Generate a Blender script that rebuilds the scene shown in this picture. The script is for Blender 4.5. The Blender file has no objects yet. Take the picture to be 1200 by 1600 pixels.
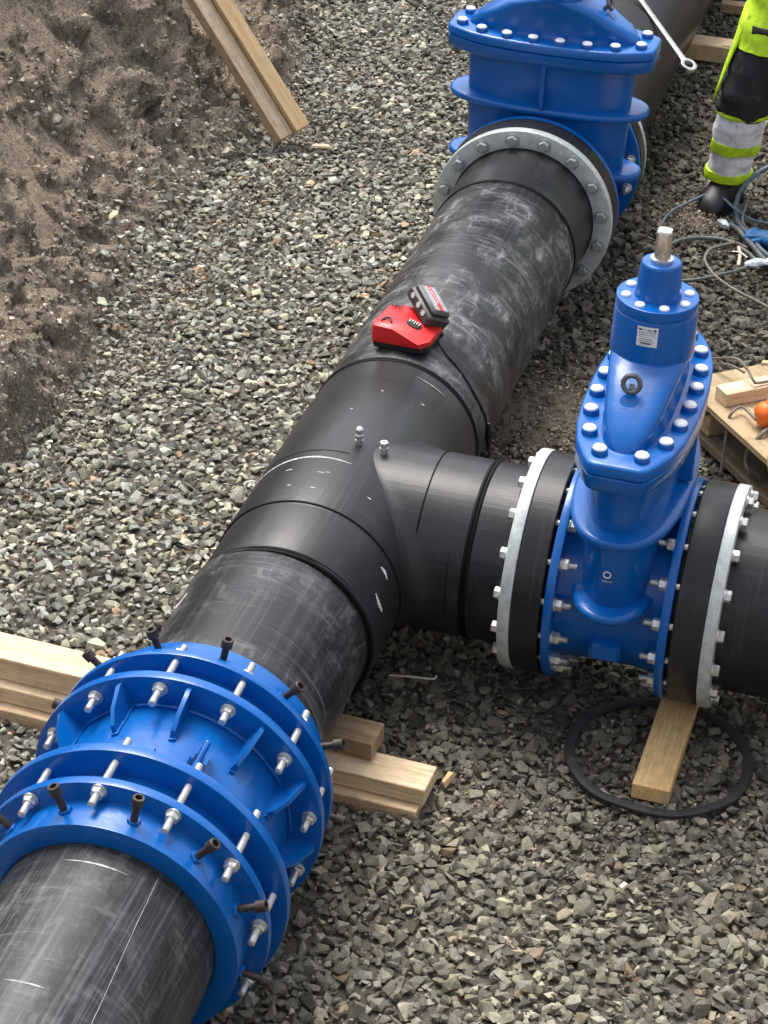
import bpy, bmesh, math, random
import numpy as np
from mathutils import Vector, Matrix, noise as mn

random.seed(7); rng = np.random.default_rng(11)
sc = bpy.context.scene
COL = sc.collection

# ------------------------------------------------------------------ camera
cam_d = bpy.data.cameras.new('camera'); cam = bpy.data.objects.new('camera', cam_d); COL.objects.link(cam)
cr = Vector((0.95822806, 0.28343622, 0.03824785)); cu = Vector((-0.18377868, 0.50773047, 0.84168591)); cw = Vector((-0.21914467, 0.81355619, -0.53861111))
cm = Matrix((cr, cu, -cw)).transposed().to_4x4(); cm.translation = Vector((1.49067815, -5.11093332, 3.44132103))
cam.matrix_world = cm
cam_d.sensor_fit = 'VERTICAL'; cam_d.sensor_height = 36; cam_d.lens = 81.125
cam_d.clip_start = .05; cam_d.clip_end = 1000
sc.camera = cam

# ------------------------------------------------------------------ sky, sun, exposure
SUN_EL, SUN_AZ = math.radians(62), math.radians(-38)      # azimuth from +Y towards +X
world = bpy.data.worlds.new('World'); sc.world = world; world.use_nodes = True
wn = world.node_tree; wn.nodes.clear()
sky = wn.nodes.new('ShaderNodeTexSky'); sky.sky_type = 'NISHITA'; sky.sun_disc = False
sky.sun_elevation = SUN_EL; sky.sun_rotation = SUN_AZ
sky.air_density = 1.0; sky.dust_density = 4.0; sky.ozone_density = 1.0
hs = wn.nodes.new('ShaderNodeHueSaturation'); hs.inputs['Saturation'].default_value = .42
bg = wn.nodes.new('ShaderNodeBackground'); bg.inputs['Strength'].default_value = .15
wo = wn.nodes.new('ShaderNodeOutputWorld')
wn.links.new(sky.outputs[0], hs.inputs['Color']); wn.links.new(hs.outputs[0], bg.inputs[0]); wn.links.new(bg.outputs[0], wo.inputs[0])
sl = bpy.data.lights.new('sun', 'SUN'); sl.energy = 1.25; sl.angle = math.radians(26); sl.color = (1, .96, .9)
so = bpy.data.objects.new('sun', sl); COL.objects.link(so)
sd = Vector((math.sin(SUN_AZ) * math.cos(SUN_EL), math.cos(SUN_AZ) * math.cos(SUN_EL), math.sin(SUN_EL)))
so.rotation_euler = sd.to_track_quat('Z', 'Y').to_euler(); so.location = sd * 20
sc.view_settings.view_transform = 'Standard'; sc.view_settings.look = 'None'
sc.view_settings.gamma = 1; sc.view_settings.use_curve_mapping = False
sc.view_settings.exposure = 1.05

# ------------------------------------------------------------------ node helpers
class NT:
    def __init__(s, name):
        m = bpy.data.materials.new(name); m.use_nodes = True; s.m = m; s.t = m.node_tree
        s.b = s.t.nodes['Principled BSDF']
    def n(s, typ, **kw):
        x = s.t.nodes.new(typ)
        for k, v in kw.items(): setattr(x, k, v)
        return x
    def l(s, a, b): s.t.links.new(a, b)
    def coord(s): return s.n('ShaderNodeTexCoord').outputs['Object']
    def mapping(s, v, scale=(1, 1, 1), rot=(0, 0, 0), loc=(0, 0, 0)):
        m = s.n('ShaderNodeMapping'); m.inputs['Scale'].default_value = scale; m.inputs['Rotation'].default_value = rot; m.inputs['Location'].default_value = loc
        s.l(v, m.inputs[0]); return m.outputs[0]
    def noise(s, v, scale=5, detail=4, rough=.55, dist=0):
        x = s.n('ShaderNodeTexNoise'); x.inputs['Scale'].default_value = scale; x.inputs['Detail'].default_value = detail
        x.inputs['Roughness'].default_value = rough; x.inputs['Distortion'].default_value = dist
        s.l(v, x.inputs['Vector']); return x.outputs['Fac']
    def vor(s, v, scale=5, feature='F1', out='Distance', rnd=1):
        x = s.n('ShaderNodeTexVoronoi', feature=feature); x.inputs['Scale'].default_value = scale; x.inputs['Randomness'].default_value = rnd
        s.l(v, x.inputs['Vector']); return x.outputs[out]
    def ramp(s, f, stops):
        r = s.n('ShaderNodeValToRGB'); e = r.color_ramp.elements
        while len(e) < len(stops): e.new(.5)
        for q, (p, c) in zip(e, stops):
            q.position = p; q.color = (c, c, c, 1) if isinstance(c, (int, float)) else (*c, 1)
        s.l(f, r.inputs[0]); return r.outputs[0]
    def mix(s, f, a, b, mode='MIX'):
        x = s.n('ShaderNodeMix', data_type='RGBA', blend_type=mode)
        for i, v in ((0, f), (6, a), (7, b)):
            if isinstance(v, bpy.types.NodeSocket): s.l(v, x.inputs[i])
            elif i == 0: x.inputs[0].default_value = v
            else: x.inputs[i].default_value = (*v, 1) if len(v) == 3 else v
        return x.outputs[2]
    def math(s, op, a, b=0.0, c=None):
        x = s.n('ShaderNodeMath', operation=op)
        for i, v in enumerate((a, b) if c is None else (a, b, c)):
            if isinstance(v, bpy.types.NodeSocket): s.l(v, x.inputs[i])
            else: x.inputs[i].default_value = v
        return x.outputs[0]
    def sep(s, v):
        x = s.n('ShaderNodeSeparateXYZ'); s.l(v, x.inputs[0]); return x.outputs
    def comb(s, a, b, c):
        x = s.n('ShaderNodeCombineXYZ')
        for i, v in enumerate((a, b, c)):
            if isinstance(v, bpy.types.NodeSocket): s.l(v, x.inputs[i])
            else: x.inputs[i].default_value = v
        return x.outputs[0]
    def bump(s, h, strength=.3, dist=.005):
        x = s.n('ShaderNodeBump'); x.inputs['Strength'].default_value = strength; x.inputs['Distance'].default_value = dist
        s.l(h, x.inputs['Height']); s.l(x.outputs[0], s.b.inputs['Normal'])
    def base(s, c):
        if isinstance(c, bpy.types.NodeSocket): s.l(c, s.b.inputs['Base Color'])
        else: s.b.inputs['Base Color'].default_value = (*c, 1)
    def rough(s, r):
        if isinstance(r, bpy.types.NodeSocket): s.l(r, s.b.inputs['Roughness'])
        else: s.b.inputs['Roughness'].default_value = r

def m_plain(name, c, rough=.5, metal=0, coat=0, nscale=60, var=.25, bump=.1, spec=.5):
    k = NT(name); v = k.coord()
    f = k.noise(v, nscale, 5, .6)
    k.base(k.mix(k.ramp(f, [(.3, 0), (.7, 1)]), tuple(x * (1 - var) for x in c), tuple(min(1, x * (1 + var)) for x in c)))
    k.b.inputs['Metallic'].default_value = metal; k.b.inputs['Coat Weight'].default_value = coat; k.b.inputs['Coat Roughness'].default_value = .15
    k.b.inputs['Specular IOR Level'].default_value = spec
    k.rough(k.math('MULTIPLY_ADD', k.noise(v, nscale * .4, 3), .25, rough - .12)); k.bump(f, bump, .002); return k.m

def m_pipe(name, axis, dust, scratch_ax, scratch_ci, base=.015, seed=0.0):
    """black polyethylene: dusty blotches, axial scratches and rubbed marks round the pipe"""
    k = NT(name); v = k.coord(); o = k.sep(v)
    a, b, t = {'X': (1, 2, 0), 'Y': (0, 2, 1)}[axis]
    ang = k.math('MULTIPLY', k.math('ARCTAN2', o[b], o[a]), .25)
    vec = k.comb(o[t], ang, seed)
    # rubbed dusty blotches
    bl = k.noise(k.mapping(vec, (4.2, 7, 1), (0, 0, .5)), 1, 7, .66, 1.4)
    st = k.noise(k.mapping(vec, (34, 9, 1), (0, 0, .75)), 1, 7, .72, 1.6); st2 = k.noise(k.mapping(vec, (9, 60, 1), (0, 0, -.35)), 1, 6, .72, 1.0)
    st = k.math('MAXIMUM', st, st2)
    rub = k.math('MULTIPLY', k.ramp(bl, [(.43, 0), (.62, 1)]), k.ramp(st, [(.50, .10), (.70, 1)]))
    # axial lines
    ax = k.noise(k.mapping(vec, (1.1, 150, 1)), 1, 5, .75)
    axl = k.math('MULTIPLY', k.ramp(ax, [(.50, 0), (.72, 1)]), k.ramp(k.noise(k.mapping(vec, (4, 7, 1)), 1, 3), [(.3, .15), (.62, 1)]))
    ci = k.noise(k.mapping(vec, (120, 3.2, 1), (0, 0, -.35)), 1, 4, .8, .6)
    cil = k.math('MULTIPLY', k.ramp(ci, [(.57, 0), (.68, 1)]), k.ramp(k.noise(k.mapping(vec, (5, 6, 3)), 1, 2), [(.45, 0), (.6, 1)]))
    spk = k.ramp(k.noise(v, 95, 3, .6), [(.66, 0), (.76, 1)])
    f = k.math('ADD', k.math('MULTIPLY', rub, dust), k.math('ADD', k.math('MULTIPLY', axl, scratch_ax), k.math('ADD', k.math('MULTIPLY', cil, scratch_ci), k.math('MULTIPLY', spk, .10 + dust * .12))))
    f = k.math('MINIMUM', f, 1.0)
    c = k.mix(k.noise(k.mapping(vec, (9, 9, 2)), 1, 5), (base * .75,) * 3, (base * 1.25, base * 1.35, base * 1.5))
    k.base(k.mix(f, c, (.30, .305, .31)))
    k.rough(k.math('MULTIPLY_ADD', f, .25, .36)); k.b.inputs['Specular IOR Level'].default_value = .36
    h = k.math('ADD', k.math('MULTIPLY', axl, .6), k.math('MULTIPLY', k.noise(v, 26, 5, .6), .8))
    k.bump(h, .22, .0025); return k.m

def m_blue(name):
    k = NT(name); v = k.coord()
    n1 = k.noise(v, 7, 4); n2 = k.noise(v, 240, 2)
    c = k.mix(n1, (.0006, .088, .345), (.0010, .115, .42))
    ch = k.ramp(k.noise(v, 42, 6, .75), [(.70, 0), (.735, 1)])
    dustf = k.math('MULTIPLY', k.ramp(k.noise(v, 16, 6, .7), [(.5, 0), (.8, 1)]), .07)
    c = k.mix(dustf, c, (.30, .33, .36))
    k.base(k.mix(k.math('MULTIPLY', ch, .6), c, (.42, .5, .6)))
    k.rough(k.math('MULTIPLY_ADD', n1, .16, .17)); k.b.inputs['Coat Weight'].default_value = .12; k.b.inputs['Coat Roughness'].default_value = .1; k.b.inputs['Specular IOR Level'].default_value = .38
    k.bump(k.math('ADD', k.math('MULTIPLY', n2, .25), k.math('MULTIPLY', k.noise(v, 36, 3), 1)), .26, .003); return k.m

def m_galv(name, c=(.52, .57, .55), rough=.5, metal=.15):
    k = NT(name); v = k.coord()
    g = k.noise(v, 40, 6, .7)
    a = k.mix(k.ramp(g, [(.3, 0), (.7, 1)]), tuple(x * .72 for x in c), tuple(x * 1.12 for x in c))
    k.base(k.mix(k.ramp(k.noise(v, 130, 4, .7), [(.62, 0), (.70, .75)]), a, tuple(x * .45 for x in c)))
    k.b.inputs['Metallic'].default_value = metal; k.rough(k.math('MULTIPLY_ADD', g, .3, rough - .15)); k.bump(g, .3, .002); return k.m

def m_wood(name, light, dark, axis='X', seed=0, knots=True, grime=.25):
    k = NT(name); v = k.coord()
    sc_ = {'X': (1.2, 26, 26), 'Y': (26, 1.2, 26), 'Z': (26, 26, 1.2)}[axis]
    vv = k.mapping(v, sc_, loc=(seed, seed * 2, seed * 3))
    g = k.noise(vv, 1.6, 6, .62, .5); fine = k.noise(vv, 9, 3, .6)
    c = k.mix(k.ramp(g, [(.36, 0), (.62, 1)]), light, dark)
    c = k.mix(k.math('MULTIPLY', k.ramp(fine, [(.48, 0), (.70, 1)]), .5), c, tuple(x * .42 for x in dark))
    c = k.mix(k.math('MULTIPLY', k.ramp(k.noise(v, 140, 3, .6), [(.69, 0), (.74, 1)]), .7), c, (.05, .035, .02))
    if knots:
        kn = k.vor(k.mapping(v, {'X': (3.5, 9, 9), 'Y': (9, 3.5, 9), 'Z': (9, 9, 3.5)}[axis], loc=(seed, seed, 0)), 1)
        c = k.mix(k.ramp(kn, [(.06, .85), (.13, 0)]), c, (.10, .05, .022))
    gr = k.math('MULTIPLY', k.ramp(k.noise(v, 22, 7, .7), [(.45, 0), (.7, 1)]), grime)
    c = k.mix(gr, c, (.09, .075, .055))
    k.base(c); k.rough(.75); k.bump(k.math('ADD', k.math('MULTIPLY', g, .6), k.math('MULTIPLY', fine, .4)), .35, .003); return k.m

def m_attr(name, rough=.85, scale=60, bump=.5, var=.35, spec=.3):
    k = NT(name); v = k.coord(); a = k.n('ShaderNodeAttribute'); a.attribute_name = 'tone'
    f = k.noise(v, scale, 6, .7)
    c = k.mix(k.ramp(f, [(.3, 0), (.7, 1)]), (1 - var,) * 3, (1 + var * .9,) * 3)
    x = k.mix(1.0, a.outputs['Color'], c, 'MULTIPLY'); k.base(x)
    sp = k.ramp(k.noise(v, scale * 4.5, 3), [(.60, 0), (.72, 1)])
    k.base(k.mix(k.math('MULTIPLY', sp, .30), x, (.42, .41, .38)))
    k.rough(rough); k.b.inputs['Specular IOR Level'].default_value = spec; k.bump(f, bump, .004); return k.m

def m_soil(name, mul=1.0):
    k = NT(name); v = k.coord()
    n1 = k.noise(v, 2.6, 6, .65, .3); n2 = k.noise(v, 16, 8, .72); n3 = k.noise(v, 85, 5, .7)
    c = k.mix(k.ramp(n1, [(.34, 0), (.62, 1)]), (.27, .215, .158), (.45, .36, .265))
    c = k.mix(k.math('MULTIPLY', k.ramp(k.noise(v, 3.4, 7, .68, .5), [(.50, 0), (.60, 1)]), .55), c, (.115, .098, .078))
    c = k.mix(k.math('MULTIPLY', k.ramp(k.noise(v, 2.2, 5, .6, .4), [(.56, 0), (.64, 1)]), .55), c, (.50, .41, .31))
    c = k.mix(k.math('MULTIPLY', k.ramp(n2, [(.40, 0), (.66, 1)]), .75), c, (.58, .475, .355))
    c = k.mix(k.math('MULTIPLY', k.ramp(k.noise(v, 5.5, 6, .7), [(.50, 0), (.62, 1)]), .5), c, (.21, .19, .155))
    c = k.mix(k.math('MULTIPLY', k.ramp(n3, [(.36, 1), (.52, 0)]), .75), c, (.07, .055, .042))
    c = k.mix(k.math('MULTIPLY', k.ramp(n3, [(.60, 0), (.70, 1)]), .4), c, (.36, .31, .25))
    c = k.mix(k.math('MULTIPLY', k.ramp(k.noise(v, 1.9, 4), [(.60, 0), (.70, 1)]), .35), c, (.09, .10, .045))
    c = k.mix(1.0, c, (mul,) * 3, 'MULTIPLY') if mul != 1 else c
    k.base(c); k.rough(.95); k.b.inputs['Specular IOR Level'].default_value = .15
    k.bump(k.math('ADD', k.math('MULTIPLY', n2, 1.0), k.math('MULTIPLY', n3, .7)), 1.0, .03); return k.m

def m_cloth(name, c, bump=.6, dirt=.5):
    k = NT(name); v = k.coord(); f = k.noise(v, 40, 5, .6); w = k.noise(k.mapping(v, (1, 1, .35)), 18, 4, .6, .8)
    a = k.mix(k.ramp(f, [(.3, 0), (.7, 1)]), tuple(x * .84 for x in c), tuple(min(1, x * 1.1) for x in c))
    a = k.mix(k.math('MULTIPLY', k.ramp(k.noise(v, 21, 7, .72), [(.50, 0), (.68, 1)]), dirt), a, (.11, .085, .06))
    k.base(a); k.rough(.72); k.bump(k.math('ADD', w, k.math('MULTIPLY', k.noise(v, 420, 2), .15)), bump, .012); return k.m
M = dict(
    blue=m_blue('blue_epoxy_paint'),
    pipe_main=m_pipe('scuffed_black_pe_main', 'Y', .95, .10, .65, seed=3.1),
    pipe_low=m_pipe('scuffed_black_pe_lower', 'Y', .60, .14, .55, seed=9.4),
    pipe_near=m_pipe('scratched_black_pe_near', 'Y', .42, .42, .20, seed=5.7),
    pipe_far=m_pipe('black_pe_far', 'Y', .05, .06, .25, base=.006, seed=1.7),
    tee=m_pipe('clean_black_pe_tee', 'Y', .06, .03, .10, base=.018, seed=12.3),
    branch=m_pipe('clean_black_pe_branch', 'X', .07, .05, .08, base=.018, seed=15.3),
    stub=m_pipe('black_pe_stub', 'X', .08, .05, .08, base=.013, seed=21.3),
    stuby=m_pipe('black_pe_stub_main', 'Y', .10, .05, .12, base=.013, seed=25.3),
    bead=m_plain('black_weld_bead', (.003, .003, .0035), .6, bump=.05, spec=.15),
    galv=m_galv('galvanised_steel_ring'),
    galv2=m_galv('galvanised_bolt', (.36, .39, .38), .42, .3),
    zinc=m_galv('zinc_bolt', (.70, .70, .67), .36, .75),
    steel=m_plain('bright_steel', (.62, .59, .54), .3, 1, nscale=120, bump=.15),
    wsteel=m_plain('satin_steel', (.42, .42, .41), .38, .9, nscale=60, var=.25, bump=.15),
    dsteel=m_plain('dark_steel', (.12, .125, .13), .35, .8, nscale=90, var=.3),
    rust=m_plain('browned_steel', (.060, .048, .042), .5, .5, nscale=90, var=.5, bump=.3),
    cap=m_plain('white_bolt_cap', (.80, .83, .84), .3, 0, nscale=40, var=.06),
    rubber=m_plain('black_rubber', (.012, .012, .013), .5, nscale=30, bump=.3),
    seal=m_cloth('dusty_black_seal', (.017, .017, .019), .4, .38),
    red=m_plain('red_plastic', (.62, .012, .014), .38, nscale=90, var=.08),
    grey_pl=m_plain('dark_grey_plastic', (.05, .045, .043), .45, nscale=90, var=.4),
    mark=m_plain('pale_scuff', (.50, .50, .48), .8, nscale=160, var=.45, bump=.6),
    white=m_plain('white_label', (.74, .75, .76), .5, nscale=60, var=.06),
    ink=m_plain('dark_print', (.05, .055, .07), .6, nscale=60, var=.1),
    greyp=m_plain('grey_print', (.30, .32, .35), .6, nscale=60, var=.2),
    orange=m_plain('orange_plastic', (.85, .17, .02), .4, nscale=70, var=.15),
    cable=m_plain('grey_green_cable', (.10, .115, .105), .55, nscale=50, var=.4, bump=.2),
    cable2=m_plain('blue_grey_cable', (.11, .15, .19), .55, nscale=50, var=.35, bump=.2),
    cablet=m_plain('taupe_cable', (.17, .15, .12), .6, nscale=50, var=.3, bump=.2),
    tie=m_plain('cream_tape', (.62, .56, .45), .6, nscale=90, var=.2),
    film=m_plain('pale_plastic_film', (.55, .60, .64), .3, nscale=70, var=.3, bump=.5),
    shoeb=m_plain('blue_fabric_glove', (.012, .14, .36), .55, nscale=50, var=.5, bump=.6),
    wood_a=m_wood('pale_pine', (.84, .67, .45), (.68, .49, .29), 'X', 1),
    wood_b=m_wood('weathered_pine', (.46, .33, .20), (.31, .20, .11), 'X', 4, grime=.5),
    wood_c=m_wood('yellow_pine', (.74, .56, .35), (.58, .40, .23), 'X', 7, grime=.4),
    wood_y=m_wood('stained_pine_block', (.84, .58, .27), (.70, .43, .17), 'Y', 2, grime=.3),
    wood_l=m_wood('leaning_pine', (.68, .52, .36), (.54, .39, .25), 'X', 5, grime=.35),
    wood_l2=m_wood('leaning_pine_orange', (.68, .48, .26), (.56, .37, .18), 'X', 8, grime=.2),
    wood_p=m_wood('plywood_board', (.50, .37, .21), (.38, .27, .14), 'X', 11, grime=.4),
    wood_g=m_wood('dirty_pallet_wood', (.26, .19, .12), (.14, .10, .065), 'X', 13, grime=.6),
    wood_r=m_wood('red_brown_wood', (.30, .10, .05), (.18, .06, .035), 'X', 17, grime=.5),
    stone=m_attr('crushed_stone', .8, 70, .6),
    clod=m_attr('soil_clods', .95, 45, .9, .5, .15),
    soil=m_soil('trench_soil'),
    soil_d=m_soil('damp_soil', .74),
    skin=m_plain('skin', (.46, .27, .19), .5, nscale=60, var=.1),
    hiviz=m_cloth('hi_vis_yellow_fabric', (.56, .84, .015), .7, .35),
    hiviz_d=m_plain('hi_vis_shaded_print', (.10, .16, .01), .75, nscale=200, var=.4),
    black_cl=m_cloth('black_work_fabric', (.013, .013, .016), 1.0, .35),
    reflect=m_cloth('silver_reflective_tape', (.90, .89, .92), .9, .5),
    boot=m_plain('black_boot', (.010, .010, .011), .5, nscale=30, var=.5, bump=.4),
    helmet=m_plain('white_helmet', (.75, .75, .73), .35),
    hair=m_plain('brown_hair', (.05, .03, .015), .7, nscale=90, var=.5),
)

_b = M['pipe_far'].node_tree.nodes['Principled BSDF']; _b.inputs['Specular IOR Level'].default_value = .12
# ------------------------------------------------------------------ mesh helpers
class MB:
    def __init__(s): s.v = []; s.f = []
    def add(s, vs, fs):
        n = len(s.v); s.v += [tuple(p) for p in vs]; s.f += [tuple(i + n for i in f) for f in fs]; return s
    def loft(s, rings, cap0=True, cap1=True, closed=True):
        n = len(s.v); k = len(rings[0])
        for r in rings: s.v += [tuple(p) for p in r]
        for i in range(len(rings) - 1):
            for j in range(k if closed else k - 1):
                a = n + i * k + j; b = n + i * k + (j + 1) % k
                s.f.append((a, b, b + k, a + k))
        if cap0: s.f.append(tuple(n + j for j in range(k))[::-1])
        if cap1: s.f.append(tuple(n + (len(rings) - 1) * k + j for j in range(k)))
        return s
    def rev(s, prof, fr, seg=96, loop=False):
        O, d, e1, e2 = fr; rings = []
        for t, r in prof:
            rings.append([O + d * t + (e1 * math.cos(a) + e2 * math.sin(a)) * r for a in [2 * math.pi * j / seg for j in range(seg)]])
        if loop: rings.append(rings[0]); return s.loft(rings, False, False)
        return s.loft(rings)
    def box(s, a, b, R=None, ch=.0):
        """box from a to b, chamfered edges via loft; R = matrix"""
        (x0, y0, z0), (x1, y1, z1) = a, b; c = ch
        def rg(z, i):
            return [(x0 + i + c, y0 + i, z), (x1 - i - c, y0 + i, z), (x1 - i, y0 + i + c, z), (x1 - i, y1 - i - c, z), (x1 - i - c, y1 - i, z), (x0 + i + c, y1 - i, z), (x0 + i, y1 - i - c, z), (x0 + i, y0 + i + c, z)]
        if c > 0: rs = [rg(z0, c), rg(z0 + c, 0), rg(z1 - c, 0), rg(z1, c)]
        else: rs = [[(x0, y0, z), (x1, y0, z), (x1, y1, z), (x0, y1, z)] for z in (z0, z1)]
        if R is not None: rs = [[R @ Vector(p) for p in r] for r in rs]
        return s.loft(rs)
    def tube(s, pts, r, seg=8, smooth=6, flat=1.0):
        P = [Vector(p) for p in pts]
        if smooth and len(P) > 2:
            Q = [P[0]] + P + [P[-1]]; out = []
            for i in range(1, len(Q) - 2):
                for k in range(smooth):
                    t = k / smooth; a, b, c, d = Q[i - 1], Q[i], Q[i + 1], Q[i + 2]
                    out.append(.5 * ((2 * b) + (c - a) * t + (2 * a - 5 * b + 4 * c - d) * t * t + (-a + 3 * b - 3 * c + d) * t ** 3))
            out.append(P[-1]); P = out
        rings = []; up = None
        for i, p in enumerate(P):
            t = (P[min(i + 1, len(P) - 1)] - P[max(i - 1, 0)]).normalized()
            if up is None: up = t.orthogonal().normalized() if abs(t.z) > .9 else Vector((0, 0, 1))
            u = (up - t * up.dot(t)).normalized(); w = t.cross(u); up = u
            rr = r(i / (len(P) - 1)) if callable(r) else r
            rings.append([p + (u * math.sin(a) * flat + w * math.cos(a)) * rr for a in [2 * math.pi * j / seg for j in range(seg)]])
        return s.loft(rings)

def cham(P, c, loop=False):
    out = []; n = len(P)
    for i, p in enumerate(P):
        if not loop and i in (0, n - 1): out.append(p); continue
        a = Vector(P[i - 1]); b = Vector(p); d = Vector(P[(i + 1) % n])
        k = min(c, (a - b).length * .4, (d - b).length * .4)
        q1 = b + (a - b).normalized() * k; q2 = b + (d - b).normalized() * k; mid = (q1 + q2) * .5 * .45 + b * .55
        out += [tuple(q1), tuple(mid), tuple(q2)]
    return out

ROOTS = {}
def tag(o, label=None, cat=None, group=None, kind=None):
    for k, v in (('label', label), ('category', cat), ('group', group), ('kind', kind)):
        if v: o[k] = v
    return o
def thing(name, loc, label, cat, group=None, R=None):
    o = bpy.data.objects.new(name, None); COL.objects.link(o); o.empty_display_size = .05
    m = (R.to_4x4() if R is not None else Matrix.Identity(4)); m.translation = Vector(loc); o.matrix_world = m
    ROOTS[o] = (Vector(loc), R is None); return tag(o, label, cat, group)
def mesh(name, mb, mat, ang=32):
    me = bpy.data.meshes.new(name); me.from_pydata(mb.v, [], mb.f); me.validate()
    bm = bmesh.new(); bm.from_mesh(me); bmesh.ops.recalc_face_normals(bm, faces=bm.faces); bm.to_mesh(me); bm.free()
    me.shade_smooth(); me.set_sharp_from_angle(angle=math.radians(ang)); me.materials.append(mat); return me
def part(name, mb, mat, parent=None, M4=None, label=None, ang=32, world=True):
    """verts in world coordinates when the root is an unrotated Empty (world=True), else in the parent's own space"""
    if parent in ROOTS and world and ROOTS[parent][1]:
        L = ROOTS[parent][0]; mb.v = [(x - L.x, y - L.y, z - L.z) for x, y, z in mb.v]
    elif parent is not None and parent not in ROOTS and world:
        r = parent
        while r.parent: r = r.parent
        if r in ROOTS and ROOTS[r][1]:
            L = ROOTS[r][0]; mb.v = [(x - L.x, y - L.y, z - L.z) for x, y, z in mb.v]
    o = bpy.data.objects.new(name, mesh(name, mb, mat, ang)); COL.objects.link(o)
    if parent: o.parent = parent
    if M4 is not None: o.matrix_local = M4
    if label: o['label'] = label
    return o
def inst(name, me, parent, pos, axis, spin=0, world=True):
    """shared-mesh piece whose local +Z is turned to axis"""
    o = bpy.data.objects.new(name, me); COL.objects.link(o); o.parent = parent
    q = Vector(axis).normalized().to_track_quat('Z', 'Y').to_matrix() @ Matrix.Rotation(spin, 3, 'Z')
    m = q.to_4x4(); p = Vector(pos)
    if world:
        r = parent
        while r.parent: r = r.parent
        if r in ROOTS and ROOTS[r][1]: p = p - ROOTS[r][0]
    m.translation = p; o.matrix_local = m; return o
X, Y, Z = Vector((1, 0, 0)), Vector((0, 1, 0)), Vector((0, 0, 1)); O0 = Vector((0, 0, 0))
FY = (O0, Y, X, Z); FX = (O0, X, Y, Z); FZ = (O0, Z, X, Y)
def frame_at(O, d, ref=Z):
    d = d.normalized(); e1 = d.cross(ref).normalized(); return (Vector(O), d, e1, e1.cross(d))

# ------------------------------------------------------------------ hardware meshes (local +Z outwards, base at 0)
def hexring(r, z, rot=0): return [(r * math.cos(math.pi / 3 * j + rot), r * math.sin(math.pi / 3 * j + rot), z) for j in range(6)]
def hex_head(r, h, wr=None, wh=.004, stud=0, sr=.009):
    b = MB(); z = 0
    if wr: b.rev([(0, wr), (wh * .8, wr), (wh, wr * .96)], FZ, 20); z = wh
    b.loft([hexring(r * .97, z), hexring(r, z + .002), hexring(r, z + h - .003), hexring(r * .86, z + h)])
    if stud:
        n = 7; pr = [(z + h - .001, sr)]
        for i in range(n):
            q = z + h + stud * i / n; pr += [(q + stud * .25 / n, sr), (q + stud * .6 / n, sr * .86)]
        pr += [(z + h + stud * .96, sr), (z + h + stud, sr * .7)]
        b.rev(pr, FZ, 12)
    return b
me_head = mesh('bolt', hex_head(.0195, .016, .0245, .005), M['galv2'])
me_headz = mesh('bolt', hex_head(.0165, .015, .019), M['zinc'])
me_nut = mesh('nut', hex_head(.0165, .018, .019, stud=.022), M['zinc'])
me_nuts = mesh('nut', hex_head(.0165, .018, .019, stud=.006), M['zinc'])
me_tnut = mesh('nut', hex_head(.0155, .014, .018, .003), M['zinc'])
b = MB(); b.rev([(0, .009), (.014, .009)], FZ, 8); me_shank = mesh('bolt_shank', b, M['zinc'])
b = MB(); b.rev([(-.004, .021), (.010, .0205), (.014, .0185), (.016, .012), (.0165, .004)], FZ, 20); me_boss = mesh('bolt_boss', b, M['blue'])
b = MB(); b.rev([(.0, .0178), (.003, .0178), (.0065, .0155), (.0088, .010), (.0094, .003)], FZ, 20); me_cap = mesh('bolt_cap', b, M['cap'], 50)
b = MB(); b.rev([(0, .0130), (.003, .0130), (.006, .011), (.0072, .006)], FZ, 18); me_caps = mesh('bolt_cap', b, M['cap'], 50)

def ring_of(name, me, parent, fr, t, r, angs, axis_sign=1, world=True):
    O, d, e1, e2 = fr
    for a in angs:
        a = math.radians(a)
        inst(name, me, parent, O + d * t + (e1 * math.cos(a) + e2 * math.sin(a)) * r, d * axis_sign, random.uniform(0, 1), world)

# ================================================================== TERRAIN
def xb(y):
    pts = [(-4, -1.35), (-.5, -1.32), (.15, -1.27), (.6, -1.235), (1.2, -1.19), (1.7, -1.27), (2.1, -1.35), (2.8, -1.34), (3.05, -1.30), (3.35, -1.28), (3.8, -1.36), (4.3, -1.46), (5.5, -1.68), (9, -1.8)]
    for (a, b), (c, d) in zip(pts, pts[1:]):
        if y <= c: return b + (d - b) * max(0, (y - a)) / (c - a)
    return pts[-1][1]
GZ = -.362
def sm(a, b, x):
    t = min(1, max(0, (x - a) / (b - a))); return t * t * (3 - 2 * t)
def floor_z(x, y): return GZ + .014 * mn.noise(Vector((x * 1.7, y * 1.7, 0))) + .035 * math.exp(-((x - .24) ** 2 + (y - 1.36) ** 2) / .05) + .02 * math.exp(-((x - .47) ** 2 + (y - 3.02) ** 2) / .03)
def bank(s):   # height above the floor at distance s into the bank
    return min(2.2, 1.18 * max(0, s) - .06 * (1 - math.exp(-max(0, s) * 12)) + .12 * math.exp(-((s - .16) / .12) ** 2) * .4)
def site_z(x, y):
    s = max(xb(y) - x, x - 4.2, -3.1 - y, y - 13)
    return GZ + (bank(s) if s > 0 else 0)
xs = [-160, -80, -40, -20, -12, -8, -6, -5] + list(np.arange(-4.2, 6.9, .2)) + [8, 12, 20, 40, 80, 160]
ys = [-160, -80, -40, -20, -12, -8] + list(np.arange(-6, 16.1, .25)) + [20, 40, 80, 160]
b = MB(); nx = len(xs)
for yy in ys:
    for xx in xs:
        inb = -2.0 < yy < 7.0 and xx < -.9
        b.v.append((xx, yy, site_z(xx, yy) - (.10 if inb and xx > -3.6 else .03) + (.05 * mn.noise(Vector((xx, yy, 0))) if abs(xx) > 2.4 else 0)))
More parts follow.
